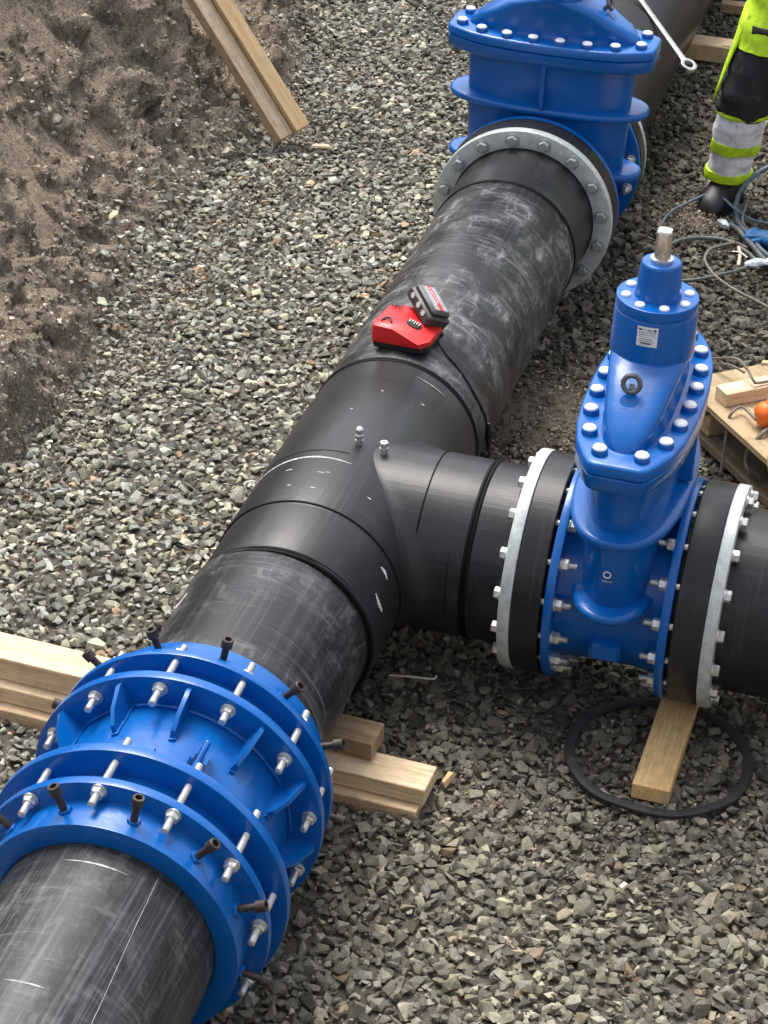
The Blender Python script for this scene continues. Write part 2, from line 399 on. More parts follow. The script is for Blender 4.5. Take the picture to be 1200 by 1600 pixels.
for j in range(len(ys) - 1):
    for i in range(nx - 1): a = j * nx + i; b.f.append((a, a + 1, a + nx + 1, a + nx))
o = part('ground', b, M['soil'], ang=180); tag(o, kind='structure')

# trench floor, finer
b = MB(); fx = np.arange(-1.55, 4.2, .05); fy = np.arange(-2.6, 7.2, .05)
for yy in fy:
    for xx in fx: b.v.append((xx, yy, floor_z(xx, yy) - .004))
for j in range(len(fy) - 1):
    for i in range(len(fx) - 1): a = j * len(fx) + i; b.f.append((a, a + 1, a + len(fx) + 1, a + len(fx)))
k = NT('dark_gravel_bed'); v = k.coord(); f = k.noise(v, 60, 6, .7)
k.base(k.mix(f, (.045, .037, .029), (.16, .134, .105))); k.rough(.95); k.bump(f, .8, .01)
tag(part('trench_floor', b, k.m, ang=180), kind='structure')

# earth bank, high resolution
def bank_point(s, y):
    x = xb(y) - s; z = GZ + (bank(s) if s > 0 else 0)
    nrm = Vector((.76, 0, .65)); p = Vector((x, y, z))
    amp = sm(-.05, .18, s)
    q = Vector((x, y, z))
    big = mn.fractal(q * 1.5, .8, 2.1, 4) * .13
    rid = 1 - abs(mn.noise(q * 5.2 + Vector((3, 1, 7)))) * 2
    lump = mn.fractal(q * 11 + Vector((9, 9, 1)), .7, 2.2, 5) * .030
    cell = mn.voronoi(q * 13)[0][0]; cell2 = mn.voronoi(q * 30)[0][0]
    fine = mn.fractal(q * 34, .6, 2.1, 3) * .010
    v1, p1 = mn.voronoi(q * 6.5 + Vector((0, 0, 3)) + mn.noise_vector(q * 9) * .35); v2, p2 = mn.voronoi(q * 15 + mn.noise_vector(q * 20) * .4)
    blk = mn.noise(p1[0] * 3.7) * .075 + mn.noise(p2[0] * 2.9) * .026 + min(0, (v1[1] - v1[0]) - .10) * .20
    d = blk + big + lump * .8 + rid * .012 + (.30 - cell) * .015 + (.3 - cell2) * .028 + fine
    return p + nrm * d * amp + Vector((0, 0, -.01 * (1 - amp)))
b = MB(); ss = np.arange(-.12, 2.15, .0125); yb = np.concatenate([np.arange(-2.0, .2, .05), np.arange(.2, 6.0, .0135), np.arange(6.0, 7.0, .05)])
for yy in yb:
    for s_ in ss: b.v.append(tuple(bank_point(float(s_), float(yy))))
n = len(ss)
for j in range(len(yb) - 1):
    for i in range(n - 1): a = j * n + i; b.f.append((a, a + 1, a + n + 1, a + n))
me = bpy.data.meshes.new('earth_bank'); me.from_pydata(b.v, [], b.f); me.shade_smooth(); me.materials.append(M['soil'])
o = bpy.data.objects.new('earth_bank', me); COL.objects.link(o); tag(o, kind='structure')

# ------------------------------------------------------------------ stones
def templates(n, k, seed, flat=.62):
    r = np.random.default_rng(seed); out = []
    for _ in range(n):
        p = r.normal(size=(k, 3)); p /= np.linalg.norm(p, axis=1)[:, None]; p *= r.uniform(.78, 1.05, size=(k, 1))
        p *= np.array([1.04, r.uniform(.54, .95), r.uniform(flat * .75, flat * 1.2)])
        bm = bmesh.new()
        for q in p: bm.verts.new(q)
        bmesh.ops.convex_hull(bm, input=bm.verts)
        for vtx in [q for q in bm.verts if not q.link_faces]: bm.verts.remove(vtx)
        bmesh.ops.triangulate(bm, faces=bm.faces); bm.verts.index_update()
        out.append((np.array([q.co[:] for q in bm.verts]), np.array([[q.index for q in f.verts] for f in bm.faces]))); bm.free()
    return out
def scatter(name, P, size, tilt, colr, T, mat, seed, smooth=False):
    r = np.random.default_rng(seed); N = len(P); ti = r.integers(0, len(T), N)
    yaw = r.uniform(0, 6.283, N); ax = r.uniform(0, 6.283, N); tl = r.normal(0, 1, N) * tilt
    VV, FF, CC = [], [], []; base = 0
    for t, (tv, tf) in enumerate(T):
        I = np.where(ti == t)[0]
        if not len(I): continue
        c, s_ = np.cos(yaw[I]), np.sin(yaw[I]); Rz = np.zeros((len(I), 3, 3)); Rz[:, 0, 0] = c; Rz[:, 0, 1] = -s_; Rz[:, 1, 0] = s_; Rz[:, 1, 1] = c; Rz[:, 2, 2] = 1
        kx, ky = np.cos(ax[I]), np.sin(ax[I]); ct, st = np.cos(tl[I]), np.sin(tl[I]); Rt = np.zeros_like(Rz)
        Rt[:, 0, 0] = ct + kx * kx * (1 - ct); Rt[:, 0, 1] = kx * ky * (1 - ct); Rt[:, 0, 2] = ky * st
        Rt[:, 1, 0] = kx * ky * (1 - ct); Rt[:, 1, 1] = ct + ky * ky * (1 - ct); Rt[:, 1, 2] = -kx * st
        Rt[:, 2, 0] = -ky * st; Rt[:, 2, 1] = kx * st; Rt[:, 2, 2] = ct
        R = Rt @ Rz; v = np.einsum('nij,kj->nki', R, tv) * size[I][:, None, None] + P[I][:, None, :]
        k = len(tv); VV.append(v.reshape(-1, 3)); CC.append(np.repeat(colr[I], k, axis=0))
        f = tf[None] + (np.arange(len(I)) * k)[:, None, None] + base; FF.append(f.reshape(-1, 3)); base += len(I) * k
    V = np.concatenate(VV).astype(np.float32); F = np.concatenate(FF).astype(np.int32); C = np.concatenate(CC).astype(np.float32)
    me = bpy.data.meshes.new(name); me.vertices.add(len(V)); me.vertices.foreach_set('co', V.ravel())
    me.loops.add(F.size); me.loops.foreach_set('vertex_index', F.ravel()); me.polygons.add(len(F)); me.polygons.foreach_set('loop_start', np.arange(0, F.size, 3, dtype=np.int32))
    me.update(calc_edges=True)
    at = me.attributes.new('tone', 'FLOAT_COLOR', 'POINT'); at.data.foreach_set('color', np.concatenate([C, np.ones((len(C), 1), np.float32)], 1).ravel())
    if smooth: me.shade_smooth()
    else: me.shade_flat()
    me.materials.append(mat); o = bpy.data.objects.new(name, me); COL.objects.link(o); return o
T1 = templates(15, 14, 1, .62) + templates(15, 10, 2, .42)
def lowf(P, sc_, off=0): return np.array([mn.noise(Vector((float(p[0]) * sc_ + off, float(p[1]) * sc_, off))) for p in P])
XB = np.vectorize(xb)
def stone_layer(step, z0, smin, smax, seed, x0=-1.75, x1=1.9, y0=-2.3, y1=6.6):
    r = np.random.default_rng(seed); gx, gy = np.meshgrid(np.arange(x0, x1, step), np.arange(y0, y1, step)); P = np.stack([gx.ravel(), gy.ravel()], 1)
    P += r.uniform(-.5, .5, P.shape) * step
    keep = P[:, 0] > XB(P[:, 1]) - .05 - r.random(len(P)) ** 3 * .14; P = P[keep]
    # nothing but the wedge the camera's surroundings can see
    keep = (P[:, 0] > -1.8) & ((P[:, 0] < 1.95 - .02 * P[:, 1]) | (x0 > 1.5)); P = P[keep]
    soilm = np.exp(-(((P[:, 0] - .25) / .26) ** 2 + ((P[:, 1] - 1.36) / .30) ** 2)) * 1.2 + np.exp(-(((P[:, 0] - .46) / .14) ** 2 + ((P[:, 1] - 3.0) / .14) ** 2)) * 1.1
    P = P[(r.random(len(P)) > soilm)]
    dirt = lowf(P, 2.3, 4.0)
    size = (smin + (smax - smin) * r.random(len(P)) ** 1.9) * (1 + .12 * np.clip(dirt, -1, 1))
    big = r.random(len(P)) < .03; size[big] *= 1.35
    size *= .88 + .14 * np.clip((P[:, 0] + .15) / .35, 0, 1)
    sh = np.maximum(0, XB(P[:, 1]) - P[:, 0])
    z = np.array([floor_z(float(a), float(c)) for a, c in P]) + z0 + r.normal(0, .004, len(P)) + sh * 1.05
    # colour: pale left of the pipe, darkened on the right, less so at the near end
    n = len(P); v = np.clip(r.lognormal(math.log(.275), .40, n), .07, .56)
    warm = r.normal(0, .05, n); col = np.stack([v * (1.03 + warm), v * (1.01 + .4 * warm), v * (.87 - .7 * warm)], 1)
    g = (r.random(n) < .30); col[g] *= np.array([.93, 1.0, .95])
    red = (r.random(n) < .022); col[red] *= np.array([1.35, .98, .82])
    tt = np.clip((P[:, 0] + .15) / .35, 0, 1); zone_tone = 1 - .64 * tt
    dist = np.clip((np.hypot(P[:, 0] - .9, (P[:, 1] + 1.5) * .8) - .2) / .9, 0, 1); zone_tone += .34 * tt * (1 - dist)
    back = np.clip((P[:, 1] - 2.2) / 1.5, 0, 1) * (1 - tt); zone_tone -= .22 * back
    zone_tone *= 1 + .30 * dirt + .16 * lowf(P, 7.0, 9.0)
    m = tt[:, None]; col = col * zone_tone[:, None]; mean = col.mean(1, keepdims=True)
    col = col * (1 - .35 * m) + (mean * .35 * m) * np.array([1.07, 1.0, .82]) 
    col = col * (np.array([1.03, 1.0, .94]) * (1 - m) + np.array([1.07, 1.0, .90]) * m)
    return np.concatenate([P, z[:, None]], 1), size, col
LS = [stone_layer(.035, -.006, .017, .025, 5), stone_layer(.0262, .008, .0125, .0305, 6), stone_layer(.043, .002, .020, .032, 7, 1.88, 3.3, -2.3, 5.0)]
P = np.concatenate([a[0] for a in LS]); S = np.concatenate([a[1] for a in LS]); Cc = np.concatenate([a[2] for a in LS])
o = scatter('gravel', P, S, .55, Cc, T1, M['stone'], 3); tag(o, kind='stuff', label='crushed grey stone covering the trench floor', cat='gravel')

def soil_mound(cx, cy, rx, ry, h, seed):
    b = MB(); n = 90
    for j in range(n + 1):
        for i in range(n + 1):
            u, w = i / n * 2 - 1, j / n * 2 - 1; x, y = cx + u * rx * 1.6, cy + w * ry * 1.6; q = Vector((x, y, seed))
            e = math.exp(-((u * 1.6) ** 2 + (w * 1.6) ** 2) * (1 + .5 * mn.noise(q * 9)))
            z = floor_z(x, y) - .012 + h * e + (mn.fractal(q * 14, .8, 2.1, 4) * .016 + (.3 - mn.voronoi(q * 38)[0][0]) * .014) * (.4 + e)
            b.v.append((x, y, z))
    for j in range(n):
        for i in range(n): a = j * (n + 1) + i; b.f.append((a, a + 1, a + n + 2, a + n + 1))
    me = bpy.data.meshes.new('soil_patch'); me.from_pydata(b.v, [], b.f); me.shade_smooth(); me.materials.append(M['soil_d'])
    o = bpy.data.objects.new('soil_patch', me); COL.objects.link(o); tag(o, kind='structure')
soil_mound(.26, 1.34, .28, .30, .036, 1); soil_mound(.46, 2.99, .15, .12, .026, 2); soil_mound(.62, -.62, .22, .10, .016, 3)
# clods and stones set in the bank, soil crumbs on the floor
r = np.random.default_rng(21); pts = []; 
for _ in range(34000):
    s_ = r.uniform(-.06, 1.9); y_ = r.uniform(.1, 6.2); pts.append(tuple(bank_point(s_, y_)))
for _ in range(5000):
    s_ = r.uniform(-.10, .25) ; y_ = r.uniform(.3, 5.5); pts.append(tuple(bank_point(s_, y_)))
P = np.array(pts); n = len(P); S = .004 + .013 * r.random(n) ** 3.2; S[r.random(n) < .015] *= 2.2
v = np.clip(r.lognormal(math.log(.25), .45, n), .05, .7); col = np.stack([v * 1.10, v * .94, v * .74], 1)
gs = r.random(n) < .16; col[gs] = v[gs][:, None] * np.array([1.25, 1.22, 1.12])
T2 = templates(14, 11, 5, .8)
tag(scatter('soil_clods', P, S, .9, col, T2, M['clod'], 8), kind='stuff', label='loose brown crumbs and pebbles on the earth bank', cat='soil')
pts = [(a, c, floor_z(a, c) + .004 + abs(r.normal()) * .006) for a, c in zip(r.uniform(.25, 1.7, 2500), r.uniform(-2.2, .6, 2500))]
for cx, cy, sx, sy, k in ((.26, 1.30, .22, .26, 3500), (.46, 3.0, .12, .13, 1200), (.75, -.55, .35, .25, 700), (1.2, -.2, .4, .5, 500), (-1.15, 2.6, .1, 1.0, 1500), (-1.1, 1.0, .1, .5, 700)):
    q = r.normal(0, 1, (k, 2)) * np.array([sx, sy]) * .75 + np.array([cx, cy])
    for a, c in q: pts.append((a, c, floor_z(a, c) + .004 + abs(r.normal()) * .007))
P = np.array(pts); n = len(P); S = .004 + .009 * r.random(n) ** 2; v = np.clip(r.lognormal(math.log(.21), .35, n), .05, .5); col = np.stack([v * 1.12, v * .92, v * .70], 1)
tag(scatter('soil_crumbs', P, S, .9, col, T2, M['clod'], 9), kind='stuff', label='crumbled brown soil lying among the stones', cat='soil')

# ================================================================== MAIN PIPE RUN
R0 = .25
def arc_mark(parent, fr, r, t, a0, a1, w, mat, name='scuff_mark', bend=0, taper=True):
    O, d, e1, e2 = fr; n = 18; L1, L2 = [], []
    for i in range(n + 1):
        u = i / n; a = math.radians(a0 + (a1 - a0) * u); ww = w * (math.sin(math.pi * min(.97, max(.03, u))) ** .6 if taper else 1) * (.7 + .5 * random.random())
        tt = t + bend * math.sin(math.pi * u); q = (e1 * math.cos(a) + e2 * math.sin(a))
        L1.append(((O + d * (tt - ww) + q * (r - .0001)), (O + d * tt + q * (r + .0010)), (O + d * (tt + ww) + q * (r - .0001))))
    b = MB(); b.loft(L1, False, False, closed=False); return part(name, b, mat, parent)
def bead(parent, fr, t, r, rr, name='weld_bead', double=True):
    b = MB()
    for dt in ((-rr * .9, rr * .9) if double else (0,)):
        b.rev([(t + dt + rr * math.cos(a), r + rr * .9 * math.sin(a)) for a in [math.pi * 2 * j / 10 for j in range(10)]], fr, 128, loop=True)
    return part(name, b, M['bead'], parent, ang=60)

# tee
tee = thing('tee_fitting', (0, 0, -.25), 'black plastic tee with two small metal plugs where the branch meets the main pipe', 'pipe fitting')
RT = .2565; b = MB()
b.rev([(-.55, .20), (-.55, .2515), (-.548, .2525), (-.335, .2525), (-.326, .2535), (-.318, RT), (-.1, RT + .0006), (.36, RT), (.366, .2535), (.487, .2525), (.4885, .2515), (.4885, .20)], FY, 192)
part('tee_body', b, M['tee'], tee)
RB = .244; b = MB(); rows = []; seg = 160
prof_n = 12
def tee_row(u):
    row = []
    for j in range(seg):
        a = 2 * math.pi * j / seg; cy, sz = math.cos(a), math.sin(a)
        fil = .012 + .062 * abs(cy) ** 1.2
        zc = RB * sz; yc = RB * cy; xi = math.sqrt(max(1e-9, RT * RT - zc * zc))
        A = Vector((0, 0, 0)); A.y = (RB + fil) * cy; A.z = zc * 1.0
        A.x = xi - .0015; Bc = Vector((xi, yc, zc)); Cc_ = Vector((xi + fil, yc, zc))
        if u <= 1: row.append(A * (1 - u) ** 2 + Bc * 2 * u * (1 - u) + Cc_ * u * u)
        else:
            w = u - 1; row.append(Vector((Cc_.x + (.36 - Cc_.x) * w, yc, zc)))
    return row
for u in [i / 10 for i in range(11)] + [1.3, 1.6, 1.9]: rows.append(tee_row(u))
for x_, r_ in ((.352, RB), (.385, RB), (.399, RB - .001)): rows.append([Vector((x_, r_ * math.cos(2 * math.pi * j / seg), r_ * math.sin(2 * math.pi * j / seg))) for j in range(seg)])
b.loft(rows, False, True); part('branch_socket', b, M['branch'], tee, ang=60)
b = MB(); b.rev([(.2575 + dx, RB + h) for dx, h in ((-.0022, -.002), (-.0018, .0016), (0, .0003), (.0018, .0016), (.0022, -.002))], FX, 128)
part('seam', b, M['bead'], tee)
for px_, py_, k in ((.034, .008, 1), (.106, -.001, 0)):
    zt = (math.sqrt(RT ** 2 - px_ ** 2) - .006) if k else .243
    b = MB(); b.rev([(zt, .011), (zt + .018, .011), (zt + .0185, .009), (zt + .023, .009), (zt + .0235, .0115), (zt + .034, .0115), (zt + .036, .010)] + ([(zt + .037, .009), (zt + .044, .0115), (zt + .052, .0105), (zt + .056, .006)] if k else [(zt + .0362, .005), (zt + .030, .0045), (zt + .030, .001)]), (Vector((px_, py_, 0)), Z, X, Y), 20)
    part('test_plug', b, M['zinc'], tee, label='domed zinc plug on the tee' if k else 'hollow zinc plug on the tee')
arc_mark(tee, FY, RT + .0005, -.098, 152, 80, .0055, M['mark'], bend=.008)
b = MB(); b.rev([(-.020 + .003 * math.cos(a), RT + .0008 + .002 * math.sin(a)) for a in [math.pi * 2 * j / 8 for j in range(8)]], FY, 128, loop=True)
arc_mark(tee, FY, RT + .0008, -.055, 148, 84, .004, M['bead'], name='seam', taper=False)
arc_mark(tee, FY, .2545, .433, 73, 50, .0018, M['mark']); arc_mark(tee, FY, .2535, -.375, 33, 24, .006, M['mark'], bend=.006); arc_mark(tee, FY, .2535, -.46, 27, 14, .008, M['mark'], bend=-.006)
for t_, a_, l_ in ((-.17, 96, 5), (-.165, 91, 3), (-.24, 110, 3), (-.25, 95, 4), (-.15, 118, 5), (-.2, 62, 3), (.18, 100, 2), (.3, 88, 2), (.32, 62, 3)):
    arc_mark(tee, FY, RT + .0005, t_, a_, a_ - l_, .0025, M['mark'])
bead(tee, FX, .4005, RB, .0052)
b = MB(); b.rev([(-.322 + .0035 * math.cos(a), .2552 + .0022 * math.sin(a)) for a in [math.pi * 2 * j / 8 for j in range(8)]], FY, 128, loop=True); part('seam', b, M['bead'], tee)

# upper run from the tee to the far valve
up = thing('plastic_pipe', (0, 1.2, -.25), 'scuffed black pipe carrying the red charger, between the tee and the farthest blue valve', 'pipe')
b = MB(); b.rev([(.4895, .19), (.4895, .2488), (.492, R0), (1.798, R0), (1.80, .2488), (1.80, .19)], FY, 192); part('pipe_wall', b, M['pipe_main'], up)
bead(up, FY, .4895, R0, .0062); bead(up, FY, 1.8013, R0, .0045)
b = MB(); b.rev([(1.803, .19), (1.803, .2505), (1.95, .2505), (2.06, .2515), (2.115, .256), (2.115, .315), (2.117, .318), (2.188, .318), (2.190, .315), (2.188, .2)], FY, 160); part('stub_end', b, M['stuby'], up)
def backing_ring(parent, fr, t0, t1, ri, ro, name='backing_ring'):
    b = MB(); b.rev(cham([(t0, ri), (t0, ro), (t1, ro), (t1, ri)], .005, True), fr, 160, loop=True); return part(name, b, M['galv'], parent)
rg = backing_ring(up, FY, 2.075, 2.113, .2545, .3176)
ring_of('bolt', me_head, rg, FY, 2.075, .285, [-35 + 22.5 * i for i in range(16)], -1)
for t_, a_, l_ in ((1.02, 88, 12), (.95, 72, 12)):
    arc_mark(up, FY, R0 + .0003, t_, a_, a_ - l_, .0012, M['mark'], bend=.01)

# lower run: slightly out of line, as laid
th_, be_ = math.radians(-1.43655), math.radians(-.416)
CD = Vector((-math.sin(th_) * math.cos(be_), -math.cos(th_) * math.cos(be_), math.sin(be_))).normalized()
CE1 = Vector((math.cos(th_), -math.sin(th_), 0)); CE2 = CE1.cross(-CD); CE2 = CE2 if CE2.z > 0 else -CE2
FC = (Vector((-.02544, -.55, .01029)), CD, CE1, CE2)
def rooty(name, d0, label):
    return thing(name, (0, d0, -.25), label, 'pipe')
lo = rooty('plastic_pipe', -.9, 'short black pipe between the tee and the blue bolted coupling')
FL = (Vector((-.013, -.545, .004)), CD, CE1, CE2)
b = MB(); b.rev([(0, .19), (0, .2455), (.004, .2465), (.62, .2465), (.62, .19)], FL, 192); part('pipe_wall', b, M['pipe_low'], lo)
bead(lo, (Vector((-.003, -.5505, .001)), CD, CE1, CE2), 0, .2485, .0068)
arc_mark(lo, FL, .2465, .13, 152, 140, .012, M['mark'], bend=.03)
ne = rooty('plastic_pipe', -1.9, 'scratched black pipe in the bottom left corner, leaving the blue coupling')
b = MB(); b.rev([(1.02, .19), (1.02, .2465), (3.6, .2465), (3.6, .2)], FC, 192); part('pipe_wall', b, M['pipe_near'], ne)
arc_mark(ne, FC, .2467, 1.228, 105, 72, .0024, M['mark'], name='paint_mark'); arc_mark(ne, FC, .2467, 1.588, 101, 78, .0024, M['mark'], name='paint_mark')
# long axial scratches
def axial(parent, fr, r, t0, t1, a0, a1, w):
    O, d, e1, e2 = fr; n = 24; L = []
    for i in range(n + 1):
        u = i / n; t = t0 + (t1 - t0) * u; a = math.radians(a0 + (a1 - a0) * u + .25 * math.sin(u * 9)); q = e1 * math.cos(a) + e2 * math.sin(a); s_ = e2 * math.cos(a) - e1 * math.sin(a); ww = w * (.4 + random.random())
        L.append((O + d * t + q * (r - .0006) - s_ * ww, O + d * t + q * (r + .0007), O + d * t + q * (r - .0006) + s_ * ww))
    b = MB(); b.loft(L, False, False, closed=False); part('scratch', b, M['mark'], parent)
for t0, t1, a0, a1, w in ((1.19, 1.9, 58, 52, .0006), (1.2, 2.0, 96, 97, .0004)): axial(ne, FC, .2467, t0, t1, a0, a1, w)

# far run behind the far valve
fa = thing('plastic_pipe', (0, 4.5, -.25), 'black pipe running away behind the farthest blue valve at the top edge', 'pipe')
b = MB(); b.rev([(2.75, .2), (2.75, .2505), (9, .2505), (9, .2)], FY, 128); part('pipe_wall', b, M['pipe_far'], fa)
b = MB(); b.rev([(2.614, .2), (2.614, .318), (2.686, .318), (2.69, .256), (2.76, .2515), (2.85, .2515), (2.85, .2)], FY, 128); part('stub_end', b, M['stuby'], fa)
rg = backing_ring(fa, FY, 2.688, 2.722, .256, .3176)
ring_of('bolt', me_head, rg, FY, 2.722, .285, [-35 + 22.5 * i for i in range(16)], 1)

# branch pipes
bl = thing('plastic_pipe', (.45, 0, -.25), 'short black stub pipe with grey bolted ring on the tee side of the branch valve', 'pipe')
b = MB(); b.rev([(.4015, .19), (.4015, RB - .001), (.404, RB), (.49, RB), (.535, .25), (.543, .252), (.543, .2955), (.545, .2975), (.615, .2975), (.618, .2955), (.618, .252), (.618, .2)], FX, 160); part('stub_end', b, M['stub'], bl)
b = MB(); b.rev([(.618, .2), (.618, .245), (.628, .245), (.628, .2)], FX, 128); part('gasket', b, M['rubber'], bl)
rg = backing_ring(bl, FX, .510, .5425, .250, .3001)
ring_of('bolt', me_headz, rg, FX, .510, .271, [11.25 + 22.5 * i for i in range(16)], -1)
br = thing('plastic_pipe', (1.6, 0, -.25), 'black pipe leaving the upright valve at the right edge, with grey bolted ring', 'pipe')
b = MB(); b.rev([(.963, .2), (.963, .252), (.963, .2955), (.966, .2975), (1.038, .2975), (1.0415, .2955), (1.0415, .252), (1.05, .25), (1.10, RB + .001), (3.2, RB + .001), (3.2, .2)], FX, 160); part('pipe_wall', b, M['stub'], br)
b = MB(); b.rev([(.953, .2), (.953, .245), (.963, .245), (.963, .2)], FX, 128); part('gasket', b, M['rubber'], br)
rg = backing_ring(br, FX, 1.0420, 1.0745, .250, .3001)
ring_of('bolt', me_headz, rg, FX, 1.0745, .271, [11.25 + 22.5 * i for i in range(16)], 1)

# ================================================================== GATE VALVES
def oval(ax, ay, z, n=2.4, seg=72, ch=0):
    out = []
    for j in range(seg):
        a = 2 * math.pi * j / seg; c, s_ = math.cos(a), math.sin(a)
        out.append((ax * math.copysign(abs(c) ** (2 / n), c), ay * math.copysign(abs(s_) ** (2 / n), s_), z))
    return out
def outline(AX, AY, z, d=0.0):
    T = [(-.388, .030), (-.388, .058), (-.380, .074), (-.350, .092), (-.28, .123), (-.2, .140), (-.1, .149), (0, .151)]
    H = T + [(-y, x) for y, x in T[-2::-1]]; full = H + [(y, -x) for y, x in H[::-1]]
    out = []
    for y, x in full:
        q = Vector((x / .151 * AX, y / .388 * AY)); nn = Vector((math.copysign(1, x) * (1 if abs(y) < .36 else .5), y * 1.2 if abs(y) < .3 else math.copysign(1, y)))
        q = q - nn.normalized() * d; out.append((q.x, q.y, z))
    return out
def gate_valve(loc, rot, label, hf, FR, AX, AY, full=True, stud_in=True):
    """local X = flow, local Y = across, local -Y = the side with the lifting eye"""
    Rm = Matrix.Rotation(rot, 3, 'Z'); v = thing('gate_valve', loc, label, 'valve', R=Rm)
    P = lambda name, b, m, par=v, **k: part(name, b, m, par, world=False, **k)
    # flow body
    b = MB(); b.rev([(-hf + .012, .246), (-hf + .045, .236), (-.06, .230), (.06, .230), (hf - .045, .236), (hf - .012, .246)], FX, 96)
    kx = AX / .155; ky = AY / .390
    rs = []
    for z, ax, ay in ((-.20, .05, .10), (-.10, .07, .17), (-.02, .09, .215), (.02, .100, .250), (.045, .106, .285), (.065, .107, .302), (.30, .110, .310), (.42, .116, .314), (.50, .120, .318)):
        rs.append(oval(ax * kx, ay * ky, z, 2.3))
    b.loft(rs)
    bx = MB.box; b.box((-.042, -.246, -.115), (.042, -.19, -.055), ch=.010)
    P('body', b, M['blue'], ang=40)
    for z, ax, ay, h, ro in ((.315, .152, .352, .015, 2.5), (.085, .128, .346, .014, 2.5)):
        b = MB(); rs = []
        for da, dz in ((-.05, .016), (-.030, .0135), (-.012, .012), (-.004, .009), (0, .003), (0, -.006), (-.004, -.013), (-.012, -.017), (-.03, -.019), (-.05, -.021)):
            rs.append(oval((ax + da * .9) * kx - (.014 if rot else 0), (ay + da) + (.004 if rot else 0), z + dz, ro))
        b.loft(rs); P('rib', b, M['blue'], ang=50)
    for sx in (1, -1):
        b = MB(); b.box((sx * .10 * kx if sx > 0 else -.148 * kx, -.008, .33), (.148 * kx if sx > 0 else -.10 * kx, .008, .505), ch=.004); P('web', b, M['blue'])
    for sx in (-1, 1):
        b = MB(); x0, x1 = (hf - .024, hf) if sx > 0 else (-hf, -hf + .024)
        b.rev(cham([(x0, .20), (x0, FR), (x1, FR), (x1, .20)], .004, True), FX, 160, loop=True)
        fl = P('flange', b, M['blue'])
        angs = [11.25 + 22.5 * i for i in range(16)] if rot == 0 else [-35 + 22.5 * i for i in range(16)]
        if rot: angs = [180 - a for a in angs]
        ring_of('nut', me_nut, fl, FX, (hf - .024) * sx, FR - .029 if rot == 0 else .285, angs, -sx, world=False)
        for a in angs:
            a = math.radians(a); rr = FR - .029 if rot == 0 else .285
            inst('bolt_shank', me_shank, v, ((hf - .001) * sx, math.cos(a) * rr, math.sin(a) * rr), X * sx, 0, False)
    # bonnet
    b = MB()
    b.loft([outline(AX, AY, .485, .012), outline(AX, AY, .496, .003), outline(AX, AY, .527, .002), outline(AX, AY, .531, .007)]); P('body_flange', b, M['blue'], ang=40)
    b = MB()
    b.loft([outline(AX, AY, .532, .007), outline(AX, AY, .536, .001), outline(AX, AY, .559, .001), outline(AX, AY, .563, .004), outline(AX, AY, .566, .012)])
    rs = []
    for z, ax, ay, n in ((.560, .092, .325, 2.4), (.572, .086, .318, 2.6), (.585, .083, .310, 2.9), (.61, .083, .280, 4.0), (.64, .087, .228, 4.6), (.67, .093, .172, 4.6), (.69, .100, .130, 3.4), (.6985, .104, .112, 2.3), (.704, .105, .106, 2.0)): rs.append(oval(ax * kx, ay * ky if z < .66 else ay, z, n))
    b.loft(rs); P('bonnet', b, M['blue'], ang=50)
    b = MB(); b.rev(cham([(.69, .104), (.700, .107), (.812, .1035), (.8135, .1005), (.817, .1005), (.8185, .1035), (.844, .1025), (.845, .10), (.845, 0.002)], .003), FZ, 96); P('neck', b, M['blue'], ang=40)
    b = MB(); b.rev(cham([(.84, .060), (.852, .0575), (.932, .050), (.938, .046), (.938, .002)], .003), FZ, 64); P('gland', b, M['blue'], ang=40)
    for i in range(8): inst('bolt_cap', me_caps, v, (math.cos(math.radians(22 + 45 * i)) * .080, math.sin(math.radians(22 + 45 * i)) * .080, .845), Z, world=False)
    b = MB(); b.rev([(.93, .0285), (.9465, .0285), (.947, .0215), (.9475, .0205), (.960, .0205), (.965, .0195)], FZ, 32)
    sq = lambda r, z: [(r * math.copysign(abs(math.cos(a)) ** .45, math.cos(a)), r * math.copysign(abs(math.sin(a)) ** .45, math.sin(a)), z) for a in [math.pi / 4 + 2 * math.pi * j / 24 for j in range(24)]]
    b.loft([sq(.0195, .962), sq(.0185, 1.018), sq(.017, 1.0205)]); st = P('stem', b, M['steel'])
    b = MB(); b.rev([(1.0203, .0165), (1.0215, .016)], FZ, 24); P('stem_end', b, M['cap'], st)
    b = MB(); b.rev([(1.0214, .0032), (1.0219, .003)], FZ, 12); P('centre_mark', b, M['ink'], st)
    # cap bolts round the bonnet
    side = [-.336, -.250, -.150, -.050, .050, .150, .250, .336]
    for y_ in side:
        xx = (AX - .031) * (max(0.0, 1 - (abs(y_) / .362) ** 2.4)) ** (1 / 2.4)
        if abs(y_) > .3: xx = .054 * kx
        for sx in (-1, 1):
            p = (sx * xx, y_ * ky, .566); inst('bolt_boss', me_boss, v, p, Z, world=False); inst('bolt_cap', me_cap, v, (p[0], p[1], .5785), Z, world=False)
    # lifting eye on the sloped face
    n_ = Vector((0, -.62, .78)).normalized(); pe = Vector((-.012, -.175 * (ky if 1 else 1), .664))
    b = MB(); b.rev([(-.03, .025), (.006, .024), (.010, .021), (.011, .010)], frame_at(pe + Vector((0, -.030, -.020)), n_), 32); P('eye_boss', b, M['blue'])
    b = MB(); b.tube([pe + n_ * .0, pe + n_ * .022], .008, 10, 0); c = pe + n_ * .036
    b.tube([c + (Vector((1, 0, 0)) * math.cos(a) + Vector((0, .35, .94)).normalized() * math.sin(a)) * .021 for a in [2 * math.pi * j / 24 for j in range(25)]], .0065, 10, 0); P('lifting_eye', b, M['dsteel'], label='dark steel lifting eye')
    return v
v1 = gate_valve((.79, 0, 0), 0, 'upright blue gate valve with steel stem and white label, standing on the branch pipe', .1628, .2992, .150, .388)
